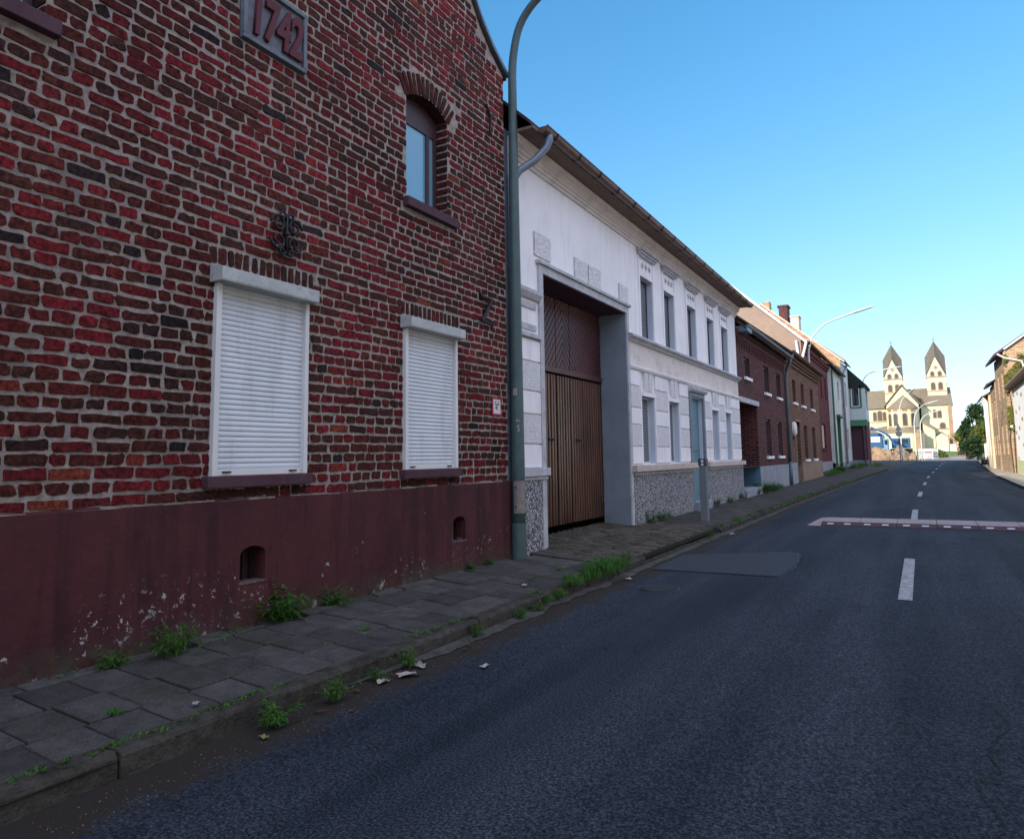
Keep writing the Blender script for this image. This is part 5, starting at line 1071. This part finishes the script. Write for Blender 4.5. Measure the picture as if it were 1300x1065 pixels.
# right far: fence, trolley
fp = thing('wall_panel', 'pale slatted boundary fence at the end of the right row', 'fence', (5, 76, .3))
q = MB()
for i in range(14): q.box(Fr(4.75, 70, .05, 1, -1, 0), i*.9, i*.9+.8, 0, .05, .3, 1.95)
q.build('panels', simple('pale_fence', (.45, .40, .35), .9, .2), fp); q = MB()
for i in range(15): q.box(Fr(4.75, 70, .05, 1, -1, 0), i*.9-.09, i*.9-.01, -.05, .08, .2, 2.1)
q.build('posts', FRAMEW, fp)
tr = thing('crate_stand', 'dark slatted crate stand on the right pavement before the fence', 'crate stand', (4.25, 66, .25)); q = MB()
for zz in (.35, .6, .85): q.box(FS(66), 3.95, 4.6, -.6, 0, zz, zz+.06)
for xx in (3.95, 4.15, 4.35, 4.55): q.box(FS(66.0), xx, xx+.05, .0, .03, .25, 1.05)
q.build('frame', IRON, tr); q = MB(); q.box(FS(66.0), 4.0, 4.5, -.5, -.05, .42, .8); q.build('box', BLACK, tr)
# ------------------------------------------------------------------ trees and plants
def tree(label, x, y, z0, h, cr, m, n=3500, ls=.22, clumps=26, th=.28, name='tree', flat=1.0, trunkh=.08):
    t_ = thing(name, label, 'tree', (x, y, z0)); rs_ = random.Random(int(x*37+y)); q = MB(); top = z0+h; 
    q.tube([(x, y, z0-.2), (x+.1, y, z0+h*.3), (x-.1, y, z0+h*.75)], [th, th*.7, th*.2], 8)
    cs = []
    for i in range(clumps):
        a_ = rs_.uniform(0, 2*math.pi); zz = rs_.uniform(trunkh, 1); w_ = cr*math.sin(math.pi*min(1, max(.08, (zz-trunkh+.08)/(1.12-trunkh)))**.8)
        d_ = w_*rs_.uniform(.25, .95); cs.append((Vector((x+d_*math.cos(a_), y+d_*math.sin(a_)*flat, z0+zz*h*.94)), rs_.uniform(.22, .50)*cr))
        if i % 2 == 0: q.tube([(x, y, z0+h*max(.2, zz-.3)), ((x+cs[-1][0].x)/2, (y+cs[-1][0].y)/2, z0+h*(zz-.1)), tuple(cs[-1][0])], [th*.35, th*.2, .03], 5)
    q.build('trunk', BARK, t_); q = MB()
    for i in range(n):
        c_, R_ = cs[rs_.randrange(len(cs))]; v_ = Vector((rs_.gauss(0, 1), rs_.gauss(0, 1), rs_.gauss(0, .8))); v_ = v_.normalized()*R_*(rs_.random()**.75)*(1+.5*noise.noise(v_.normalized()*2.2+c_)); p_ = c_+v_; s = ls*rs_.uniform(.6, 1.3)
        a_ = Vector((rs_.gauss(0, 1), rs_.gauss(0, 1), rs_.gauss(0, 1))).normalized(); b_ = a_.orthogonal().normalized()
        q.add([p_-a_*s, p_+b_*s*.6, p_+a_*s, p_-b_*s*.6], [(0,1,2,3)])
    q.build('crown', m, t_, recalc=False); return t_
tree('dark conifer-like tree behind the low house on the right', 6.0, 102, .3, 6.9, 1.7, TREED, 5000, .16, 34)
tree('sunlit light green tree beside the right row of houses', 6.35, 88, .3, 5.3, 1.5, TREEL, 4500, .13, 34)
tree('second dark tree just left of the tall dark one', 5.1, 108, .4, 5.0, 1.2, TREED, 3000, .16, 22)
tree('distant yellow green tree beside the church wall', 6.9, 150, .9, 5.2, 2.0, TREEL, 3000, .25, 24)
tree('distant olive tree behind the low roof', 10.3, 165, 1.2, 6.5, 2.6, TREEL, 3000, .28, 24)
for i, (x, y, w_, m_) in enumerate(((6.1, 138, 1.0, simple('red_bush', (.16, .05, .05), .8)), (7.3, 139, 1.3, TREED), (1.9, 118, 1.4, TREEL))):
    t_ = MB(); rs_ = random.Random(i)
    for _ in range(1400):
        v_ = Vector((rs_.gauss(0, 1), rs_.gauss(0, 1), abs(rs_.gauss(0, 1)))).normalized()*rs_.random()**.35; p_ = Vector((x, y, gz(x, y)))+Vector((v_.x*w_, v_.y*w_, v_.z*w_*.9*(1+.3*noise.noise((v_.x*2, v_.y*2, i))))); a_ = Vector((rs_.gauss(0, 1), rs_.gauss(0, 1), rs_.gauss(0, 1))).normalized(); b_ = a_.orthogonal(); s = .14
        t_.add([p_-a_*s, p_+b_*s*.6, p_+a_*s, p_-b_*s*.6], [(0,1,2,3)])
    tag(t_.build('bush', m_, recalc=False), ['reddish bush on the lawn in front of the low roof', 'dark green bush right of the reddish bush', 'low yellow green bush beside the white barriers'][i], 'bush')
# low far house
fh = thing('low_house', 'distant low brick outbuilding with grey roof right of the church', 'house', (8, 160, 1)); 
q = MB(); q.box(FS(160), 6.0, 12, -6, 0, .6, 3.6); q.build('wall', simple('pinkish_brick', (.55, .38, .27), .9, .15), fh); q = MB(); q.prism(Fr(0, 0, 0, 1, 1, 0), [(159.6, 3.55), (163, 5.2), (166.4, 3.55)], 5.8, 12.2); q.build('roof', SLATE, fh)
# ------------------------------------------------------------------ weeds
def weed(label, x, y, z, size, kind, seed, group=None):
    size *= 1.25
    rs_ = random.Random(seed); q = MB()
    def blade(base, dirv, ln, w, droop, mi=0):
        side = Vector((-dirv.y, dirv.x, 0)).normalized(); n = 4; prev = None
        for i in range(n+1):
            s = i/n; p_ = base+dirv*ln*s+Vector((0, 0, -droop*ln*s*s)); ww = w*(1-s)**.7*(.5+s*1.2 if s < .4 else 1); a, b = p_-side*ww, p_+side*ww
            if prev: q.add([prev[0], prev[1], b, a], [(0,1,2,3)], mi)
            prev = (a, b)
    base = Vector((x, y, z))
    if kind == 'grass':
        for i in range(int(190*min(1.6, size/.2))):
            a = rs_.uniform(0, 6.28); el = rs_.uniform(.7, 1.45); d_ = Vector((math.cos(a)*math.cos(el), math.sin(a)*math.cos(el), math.sin(el)))
            blade(base+Vector((rs_.gauss(0, size*.28), rs_.gauss(0, size*.28), 0)), d_, size*rs_.uniform(.5, 1.15), .0045, rs_.uniform(.2, .7))
    else:
        for i in range(int(17*max(1, size/.2))):     # leafy stems
            a = rs_.uniform(0, 6.28); el = rs_.uniform(.55, 1.4); d_ = Vector((math.cos(a)*math.cos(el), math.sin(a)*math.cos(el), math.sin(el))); b0 = base+Vector((rs_.gauss(0, size*.16), rs_.gauss(0, size*.16), 0)); ln = size*rs_.uniform(.6, 1.25)
            blade(b0, d_, ln, .004, .25)
            for j in range(11):
                s = (j+1.5)/12.5; p_ = b0+d_*ln*s+Vector((0, 0, -.25*ln*s*s)); aa = rs_.uniform(0, 6.28); dd = Vector((math.cos(aa), math.sin(aa), rs_.uniform(-.1, .6))).normalized()
                blade(p_, dd, size*rs_.uniform(.18, .36)*(1.1-s*.5), size*.045, rs_.uniform(.2, .6))
    o = q.build('weed' if kind != 'grass' else 'grass_tuft', WEED if kind != 'grass' else WEEDG, recalc=False)
    return tag(o, label, 'weed' if kind != 'grass' else 'grass', group)
GW = 'weeds growing at the foot of the walls'; GK = 'weeds growing out of the kerb'
weed('bushiest weed clump at the wall base right of the arched cellar vent', -4.40, 4.02, .17, .30, 'leaf', 1, GW)
weed('smaller leafy weed right of the bushiest clump at the wall base', -4.42, 4.62, .17, .19, 'leaf', 2, GW)
weed('leafy weed on the slabs below the peeling white paint', -4.28, 3.02, .17, .20, 'leaf', 3, GW)
weed('small low weed at the wall, leftmost leafy one', -4.36, 2.66, .17, .13, 'leaf', 4, GW)
q = MB(); q.tube([(-4.42, 2.32, .16), (-4.41, 2.33, .26), (-4.40, 2.33, .36)], [.003, .009, .003], 6); tag(q.build('dried_stalk', DLEAF), 'single reddish brown dried stalk at the far left wall base', 'weed')
weed('tiny weed at the wall foot under the right vent', -4.43, 6.75, .18, .09, 'leaf', 5, GW)
weed('small weed pair plant left of the lamp post', -4.43, 7.10, .18, .11, 'leaf', 6, GW)
for i, (x, y, s, k_, lb) in enumerate([(-3.06, 2.75, .15, 'leaf', 'nearest kerb weed beside the bare dirt gutter'), (-3.05, 3.2, .13, 'leaf', 'kerb weed between the nearest weed and the litter'), (-3.10, 3.62, .08, 'leaf', 'sprig of weed just before the paper litter'),
        (-3.11, 3.95, .12, 'leaf', 'bright kerb weed directly beyond the paper litter'), (-3.13, 4.85, .10, 'leaf', 'round kerb weed halfway to the driveway'), (-3.13, 5.55, .11, 'leaf', 'leftmost of the two kerb weeds growing close together'), (-3.14, 5.9, .11, 'leaf', 'rightmost of the two kerb weeds growing close together'),
        (-3.16, 6.4, .10, 'grass', 'low grass strip start along the kerb'), (-3.17, 6.8, .13, 'grass', 'grass tuft in the kerb strip before the driveway'), (-3.17, 7.15, .15, 'grass', 'middle grass tuft in the kerb strip before the driveway'),
        (-3.2, 7.55, .24, 'grass', 'tall spiky grass clump at the driveway start, left half'), (-3.2, 7.85, .24, 'grass', 'tall spiky grass clump at the driveway start, right half'), (-3.22, 8.3, .18, 'leaf', 'leafy weed ending the grassy kerb strip'),
        (-3.17, 6.6, .13, 'leaf', 'leafy sprig in the kerb strip beside the low grass'), (-3.16, 6.15, .07, 'grass', 'thin grass bridging the twin weeds and the kerb strip'), (-3.2, 7.35, .18, 'leaf', 'leafy weed just before the tall grass clump'), (-3.3, 7.6, .16, 'grass', 'grass tuft overhanging the slab edge behind the tall clump'),
        (-3.35, 7.0, .10, 'grass', 'short grass on the slabs behind the kerb strip'), (-3.15, 12.1, .12, 'leaf', 'lone weed by the road patch beyond the driveway')]):
    weed(lb, x, y, .11 if x < -3.16 else .02 if y < 6 else .06, s, k_, 20+i, GK)
for i in range(26):
    y = 13.6+i*1.15+random.uniform(-.4, .4); s = random.uniform(.09, .17)
    weed('small weed tuft in the long row along the far kerb', kx(y)-.05, y, .08, s, random.choice(('leaf', 'grass')), 60+i, 'weed tufts along the far kerb')
for i, (y, s) in enumerate(((12.7, .22), (13.35, .22), (13.9, .12), (17.6, .2), (19.0, .2), (20.4, .22), (22.6, .24), (23.5, .42), (24.6, .35), (25.4, .3), (26.6, .2))):
    weed(['weed at the white house corner right of the gateway', 'second weed under the left sill ledge', 'tiny weed before the blue door', 'weed right of the blue door step', 'weed under the right sill ledge', 'weed at the end of the pebble plinth', 'weed before the recessed entrance step', 'tall weed at the recessed entrance corner', 'broad weed under the purple brick windows', 'low weed trailing along the grey plinth', 'last small weed before the blue downpipe'][i], -4.38, y, zwall(y)-.01, s, 'leaf', 100+i, GW)
for i in range(20):
    y = 40.5+i*1.1; weed('overgrown green weed patch along the far house fronts', -4.9+random.uniform(0, .8)+(.4 if y > 52 else 0), y, zwall(y)-.02, random.uniform(.16, .45), random.choice(('leaf', 'grass')), 140+i, 'weeds in front of the far houses')
for i in range(7):
    y = 66+i*.8; weed('weed in front of the mint corner house', -3.45+random.uniform(-.1, .3), y, zr(y)+.12, random.uniform(.25, .5), 'grass', 170+i, 'weeds in front of the mint corner house')
for i, (x, y) in enumerate(((-3.5, 8.25), (-4.35, 8.9), (-3.8, 9.4), (-3.65, 7.4), (-4.3, 5.3), (-3.65, 2.25), (-3.7, 4.2))):
    weed('small tuft sprouting from a paving joint', x, y, .13, .05 if i != 1 else .12, 'grass', 190+i, 'tufts in the paving joints')
# moss and tiny leaves along joints: ground cover
q = MB()
for _ in range(2200):
    r_ = random.random()
    if r_ < .45: x, y, z = random.gauss(-3.30, .025), random.uniform(1.6, 8.3), .118
    elif r_ < .75: x, y, z = random.gauss(-4.42, .04), random.uniform(1.4, 7.6), .18
    elif r_ < .88: x, y, z = random.choice((-3.65, -3.99, -4.33))+random.gauss(0, .008), random.uniform(1.6, 8), .14
    else: x, y, z = random.gauss(-3.1, .05), random.uniform(4, 12), .02
    if noise.noise((x*2, y*1.6, 3)) < .05: continue
    s = random.uniform(.006, .016); a_ = random.uniform(0, 6.28); q.add([(x-s*math.cos(a_), y-s*math.sin(a_), z), (x-s*.5*math.sin(a_), y+s*.5*math.cos(a_), z+.008), (x+s*math.cos(a_), y+s*math.sin(a_), z+random.uniform(.002, .02)), (x+s*.5*math.sin(a_), y-s*.5*math.cos(a_), z+.004)], [(0,1,2,3)])
tag(q.build('moss', WEED, recalc=False), 'moss and tiny seedlings in the slab joints and along the kerb', 'moss', kind='stuff')
q = MB()
for _ in range(3600):
    y = 1.6+random.random()**1.4*14; r_ = random.random()
    x = random.gauss(-2.98, .10) if r_ < .6 else random.uniform(-3.1, 2.5) if r_ < .85 else random.uniform(-4.45, -3.3)
    if -3.17 > x > -3.32: continue
    z = (zroad(x, y) if x > -3.2 else ZK(y)+(zwall(y)-ZK(y))*(-3.3-x)/1.2)+.002; s_ = random.uniform(.0015, .0055)
    c_ = Vector((x, y, z)); vs = [c_+Vector((random.uniform(-s_, s_), random.uniform(-s_, s_), 0)) for _ in range(3)]+[c_+Vector((0, 0, s_))]; q.add(vs, [(0,1,3), (1,2,3), (2,0,3)], random.choice((0, 0, 1)))
tag(q.build('grit', [simple('pale_grit', (.20, .19, .17), .9, .4, 30), DLEAF], recalc=False), 'fine grit and crumbs scattered over the gutter and road', 'grit', kind='stuff')
for pts in ([(.12, 3.0), (.16, 3.35), (.11, 3.6), (.20, 3.85), (.19, 4.1), (.27, 4.4), (.26, 4.75)], [(-2.9, 14.2), (-2.5, 14.6), (-2.35, 14.95), (-2.0, 15.0)], [(1.3, 10.2), (.6, 10.35), (-.1, 10.2), (-.9, 10.45)]):
    q = MB(); out = []
    for (x0, y0), (x1, y1) in zip(pts, pts[1:]):
        for k_ in range(7): s_ = k_/7; out.append((x0+(x1-x0)*s_+random.gauss(0, .012), y0+(y1-y0)*s_+random.gauss(0, .012)))
    for x, y in out: w_ = random.uniform(.002, .008); q.v += [(x-w_, y-w_*.5, zroad(x, y)+.0035), (x+w_, y+w_*.5, zroad(x, y)+.0035)]
    for i in range(len(out)-1): q.f.append((2*i, 2*i+1, 2*i+3, 2*i+2)); q.mi.append(0)
    struct(q.build('road_crack', TYRE, recalc=False))
# litter
def scrap(name, label, cat, x, y, z, s, m, seed, group=None):
    rs_ = random.Random(seed); q = MB(); n = 5; a0 = rs_.uniform(0, 6.28)
    for j in range(n):
        for i in range(n):
            a, b = i/(n-1)-.5, j/(n-1)-.5; k_ = 1-.3*rs_.random(); X_ = a*s*k_; Y_ = b*s*.6*k_; q.v.append((x+X_*math.cos(a0)-Y_*math.sin(a0), y+X_*math.sin(a0)+Y_*math.cos(a0), z+.004+abs(rs_.gauss(0, s*.10))))
    for j in range(n-1):
        for i in range(n-1): q.f.append((j*n+i, j*n+i+1, (j+1)*n+i+1, (j+1)*n+i)); q.mi.append(0)
    return tag(q.build(name, m, recalc=False), label, cat, group)
scrap('paper_scrap', 'largest crumpled pale paper scrap in the gutter', 'litter', -2.98, 3.78, .01, .16, PAPER, 1, 'litter in the gutter')
scrap('paper_scrap', 'torn paper scrap nearest the kerb beside the largest one', 'litter', -3.03, 3.98, .01, .12, PAPER, 2, 'litter in the gutter')
scrap('paper_scrap', 'brownish paper scrap left of the largest one', 'litter', -3.03, 3.6, .01, .10, PAPER, 3, 'litter in the gutter')
scrap('paper_scrap', 'lone pale scrap lying out on the asphalt', 'litter', -2.62, 4.15, .02, .08, PAPER, 4)
scrap('paper_scrap', 'crumpled white scrap under the tall grass at the driveway', 'litter', -2.98, 7.8, .01, .10, PAPER, 5)
scrap('paper_scrap', 'pale scrap on a slab left of the lamp post', 'litter', -3.5, 6.3, .14, .09, PAPER, 6)
scrap('paper_scrap', 'small pale scrap on the near slabs', 'litter', -3.42, 2.55, .13, .05, PAPER, 7)
scrap('paper_scrap', 'white scrap by the kerb before the speed bump', 'litter', -2.98, 12.9, .01, .12, PAPER, 8)
scrap('leaf', 'greenish round dead leaf in the near gutter', 'leaf', -2.98, 2.62, .01, .06, simple('olive_leaf', (.16, .17, .05), .8), 9)
for i in range(26):
    x = random.uniform(-3.12, -2.75); y = random.uniform(2.1, 8)
    scrap('leaf', 'small reddish brown dead leaf lying in the gutter', 'leaf', x, y, .012, random.uniform(.025, .05), DLEAF, 30+i, 'dead leaves in the gutter')
for i in range(16):
    scrap('leaf', 'tiny dark leaf scattered on the road', 'leaf', random.uniform(-2.6, 1.5), random.uniform(3, 9), .022, random.uniform(.015, .03), DLEAF if i % 2 else BLACK, 80+i, 'dark leaves on the road')
# ------------------------------------------------------------------ church
CY = 200; ch = thing('church', 'cream stone twin-towered church with slate roofs closing the end of the street', 'church', (-2, 210, 1.5))
fc = lambda y: FS(y)
def archwin(parent, fr, u0, u1, z0, z1, m=BLACK, d=.0, name='arched_window', frame=STONEB):
    cu, R_ = (u0+u1)/2, (u1-u0)/2; pts = [(u0, z0), (u1, z0)]+[(cu+R_*math.cos(a_), z1-R_+R_*math.sin(a_)) for a_ in np.linspace(0, math.pi, 9)]
    ou = [(cu+(x-cu)*1.35, z0-.12 if z == z0 else z1-R_+(z-z1+R_)*1.3) for x, z in pts]
    q = MB(); q.prism(fr, ou, -.1, d+.10); o = q.build(name, frame, parent)
    q = MB(); q.prism(fr, pts, -.1, d+.14); q.build('pane', m, o); return o
CG = simple('church_glass', (.06, .05, .05), .5, .2)
zb_ = 1.0
q = MB(); q.box(fc(210), -40, 7.2, -14, 0, zb_, 13.1); q.build('nave_wall', STONE, ch)     # body of the nave running left
q = MB(); q.prism(Fr(0, 0, 0, 1, 1, 0), [(209.4, 12.9), (217, 18.2), (224.6, 12.9)], -40, 7.5); q.build('nave_roof', SLATEB, ch)
# transept projecting to the viewer
q = MB(); q.box(fc(202), -7.0, .1, -8, 0, zb_, 13.2); q.prism(fc(202), [(-7.0, 13.2), (.1, 13.2), (-3.3, 17.9)], -8, 0); q.build('transept_wall', STONE, ch)
q = MB()
for s, x1 in ((-1, -7.5), (1, .6)):
    q.add([(-3.3, 201.6, 18.15), (x1, 201.6, 12.9), (x1, 212, 12.9), (-3.3, 212, 18.15), (-3.3, 201.6, 18.5), (x1, 201.6, 13.2), (x1, 212, 13.2), (-3.3, 212, 18.5)], [(0,1,2,3), (4,5,6,7), (0,1,5,4), (3,2,6,7), (0,3,7,4), (1,2,6,5)])
q.build('transept_roof', SLATEB, ch)
# apse (half round) with cone roof
q = MB(); n = 14; cxa, R_ = -3.5, 3.25
ring = [(cxa+R_*math.cos(a_), 202-R_*.9*math.sin(a_)) for a_ in np.linspace(0, math.pi, n)]
for (x0, y0), (x1, y1) in zip(ring, ring[1:]): q.quad((x0, y0, zb_), (x1, y1, zb_), (x1, y1, 12.4), (x0, y0, 12.4))
q.build('apse_wall', STONE, ch); q = MB()
for (x0, y0), (x1, y1) in zip(ring, ring[1:]):
    e_ = 1.08; q.add([(cxa+(x0-cxa)*e_, 202+(y0-202)*e_, 12.35), (cxa+(x1-cxa)*e_, 202+(y1-202)*e_, 12.35), (cxa+.35, 201.9, 15.7)], [(0,1,2)])
q.build('apse_roof', SLATEB, ch)
q = MB(); q.tube([(cxa+1.03*(x-cxa), 202+1.03*(y-202), 12.2) for x, y in ring], .16, 6); q.build('apse_cornice', STONEB, ch); q = MB(); q.tube([(cxa+1.02*(x-cxa), 202+1.02*(y-202), 7.5) for x, y in ring], .14, 6); q.build('apse_cornice', STONEB, ch)
for a_ in (48, 82, 118, 148):
    t_ = math.radians(a_); px_, py_ = cxa+R_*math.cos(t_), 202-R_*.9*math.sin(t_); nx_, ny_ = math.cos(t_), -math.sin(t_); ln = math.hypot(nx_, ny_); fr_ = Fr(px_, py_, -ny_/ln, nx_/ln, nx_/ln, ny_/ln)
    archwin(ch, fr_, -.42, .42, 8.0, 10.95, CG)
    for k_ in (-.45, -.15, .15, .45): q = MB(); q.box(fr_, k_-.08, k_+.08, 0, .12, 11.5, 12.15); q.build('blind_arcade', STONEB, ch)
# lower ring chapel roof and wall
q = MB(); n = 12
r_o = [(cxa+4.4*math.cos(a_), 202-4.0*math.sin(a_)) for a_ in np.linspace(0, math.pi, n)]
for i in range(n-1):
    (x0, y0), (x1, y1) = r_o[i], r_o[i+1]; a0, a1 = (cxa+3.2*math.cos(math.pi*i/(n-1)), 202-2.9*math.sin(math.pi*i/(n-1))), (cxa+3.2*math.cos(math.pi*(i+1)/(n-1)), 202-2.9*math.sin(math.pi*(i+1)/(n-1)))
    q.quad((x0, y0, 6.0), (x1, y1, 6.0), (*a1, 7.3), (*a0, 7.3))
q.build('ambulatory_roof', SLATEB, ch); q = MB()
for (x0, y0), (x1, y1) in zip(r_o, r_o[1:]): q.quad((x0*.99+cxa*.01, y0, 1), (x1*.99+cxa*.01, y1, 1), (x1*.99+cxa*.01, y1, 6.05), (x0*.99+cxa*.01, y0, 6.05))
q.build('ambulatory_wall', STONE, ch)
q = MB(); q.prism(fc(206), [(-12, 7.2), (-7.2, 8.2), (-7.2, 5.6), (-12, 5.6)], 0, 1.5); q.build('lean_to_roof', SLATEB, ch)
for a, b, z1 in ((-10.45, -9.75, 12.05), (-9.35, -8.45, 12.3), (-8.15, -7.5, 12.0), (-13, -12.3, 12.0)): archwin(ch, fc(210), a, b, 9.8, z1, CG)
q = MB(); q.box(fc(210), -40, -7.0, 0, .12, 9.3, 9.5); q.box(fc(210), -40, -7, 0, .1, 12.75, 12.95); q.build('string_course', STONEB, ch)
# towers
def tower(x0, x1, y, ze, ztop, gz_, pz):
    tw = MB(); w_ = x1-x0; fr_ = FS(y); tw.box(fr_, x0, x1, -w_, 0, 1, ze)
    cxm = (x0+x1)/2; cym = y+w_/2
    for fr2 in (fr_, Fr(x1, y, 0, 1, 1, 0), Fr(x0, y, 0, 1, -1, 0), Fr(0, y+w_, 1, 0, 0, 1)):
        a, b = (x0, x1) if fr2.u[0] else (0, w_)
        tw.add([fr2(a, 0, ze), fr2(b, 0, ze), fr2((a+b)/2, 0, gz_)], [(0,1,2)])
    o = tw.build('tower', STONE, ch)
    rf = MB(); apex = (cxm, cym, ztop); cor = [(x0, y), (x1, y), (x1, y+w_), (x0, y+w_)]; mids_ = [(cxm, y), (x1, cym), (cxm, y+w_), (x0, cym)]
    for i in range(4):
        p_ = (*mids_[i], gz_); n_ = (*mids_[(i+1) % 4], gz_); cc = (*cor[(i+1) % 4], ze)
        rf.add([apex, p_, cc, n_], [(0,1,2,3)])
    e_ = .15; rf.v = [(cxm+(vx-cxm)*(1.06), cym+(vy-cym)*1.06, vz+e_) for vx, vy, vz in rf.v]
    rf.build('helm_roof', SLATE, o)
    q = MB(); q.box(fr_, x0-.15, x1+.15, -w_-.15, .15, ze-.35, ze-.1); q.build('tower_cornice', STONEB, o); q = MB(); q.box(fr_, x0-.1, x1+.1, -w_-.1, .1, 16.9, 17.1); q.build('tower_cornice', STONEB, o)
    q = MB(); q.tube([(cxm, cym, ztop), (cxm, cym, ztop+.9)], .06, 6); q.box(FS(cym), cxm-.25, cxm+.25, -.04, .04, ztop+.5, ztop+.6); q.build('cross', IRON, o)
    u_ = w_/4.2
    for fr2, b0 in ((fr_, x0), (Fr(x1, y, 0, 1, 1, 0), 0)):
        for c_ in (1.3, 2.9):
            archwin(o, fr2, b0+(c_-.40)*u_, b0+(c_+.40)*u_, 17.4, 19.2, CG); archwin(o, fr2, b0+(c_-.36)*u_, b0+(c_+.36)*u_, ze+.05, ze+1.15, CG)
        cz_ = ze+2.2; q = MB(); q.prism(fr2, [(b0+w_/2+.42*math.cos(a_), cz_+.42*math.sin(a_)) for a_ in np.linspace(0, 2*math.pi, 15)[:-1]], -.1, .12); q.build('round_window', STONEB, o)
tower(-7.45, -3.15, 212, 20.9, 30.1, 25.9, 0)
tower(2.35, 6.65, 212, 20.9, 30.1, 25.9, 0)
# right arm wall, windows, buttress and porch
q = MB(); q.box(fc(206), .6, 7.1, -5, 0, zb_, 13.1); q.build('choir_wall', STONE, ch); q = MB(); q.prism(Fr(0, 0, 0, 1, 1, 0), [(205.6, 12.95), (217, 18.15), (217, 12.9)], .7, 7.5); q.build('choir_roof', SLATEB, ch)
for a, b, c, e in ((3.15, 3.75, 9.9, 11.9), (4.1, 4.85, 9.9, 11.75), (4.45, 5.5, 7.2, 8.6)): archwin(ch, fc(206), a, b, c, e, CG)
q = MB(); q.box(fc(206), 6.35, 7.2, 0, .5, 1, 12.9); q.box(fc(206), 3.0, 7.1, 0, .15, 7.0, 7.2); q.build('corner_buttress', STONEB, ch)
q = MB(); q.prism(fc(203), [(.6, 2), (3.2, 2), (3.2, 6.6), (1.4, 8.6), (.6, 8.6)], -3, 0); q.build('side_chapel', STONE, ch); q = MB(); q.prism(fc(202.9), [(.5, 8.6), (3.5, 6.5), (3.5, 6.8), (1.5, 9.0), (.5, 9.0)], -3, .3); q.build('side_chapel_roof', SLATEB, ch)
q = MB(); q.prism(fc(202), [(3.3, 1.5), (5.8, 1.5), (5.8, 5.1), (4.5, 6.0), (3.3, 5.2)], -4, 0); q.build('porch', STONE, ch); q = MB(); q.add([(3.1, 201.7, 5.15), (4.5, 201.7, 6.25), (4.5, 206, 6.25), (3.1, 206, 5.15), (6.0, 201.7, 5.05), (6.0, 206, 5.05)], [(0,1,2,3), (1,4,5,2)]); q.build('porch_roof', SLATEB, ch)
q = MB(); q.box(fc(201.9), 6.75, 7.8, -1, 0, 3.2, 5.7); q.box(fc(201.95), 5.85, 6.1, -1, .1, 1.5, 5.6); q.build('porch_door', STONEB, ch)
q = MB(); q.box(fc(199), 6.0, 8.0, -.4, 0, 1, 3.2); q.box(fc(199), 3.9, 5.2, 0, .1, 1.2, 2.4); tag(q.build('churchyard_wall', FRAMEW), 'low white churchyard wall at the church right corner', 'wall')
q = MB(); q.tube([(-.25, 199, 1), (-.25, 199, 6.3)], .75, 10); q.tube([(-.25, 199, 6.3), (-.25, 199, 7.0)], [.85, .1], 10); q.build('stair_turret', STONEB, ch)
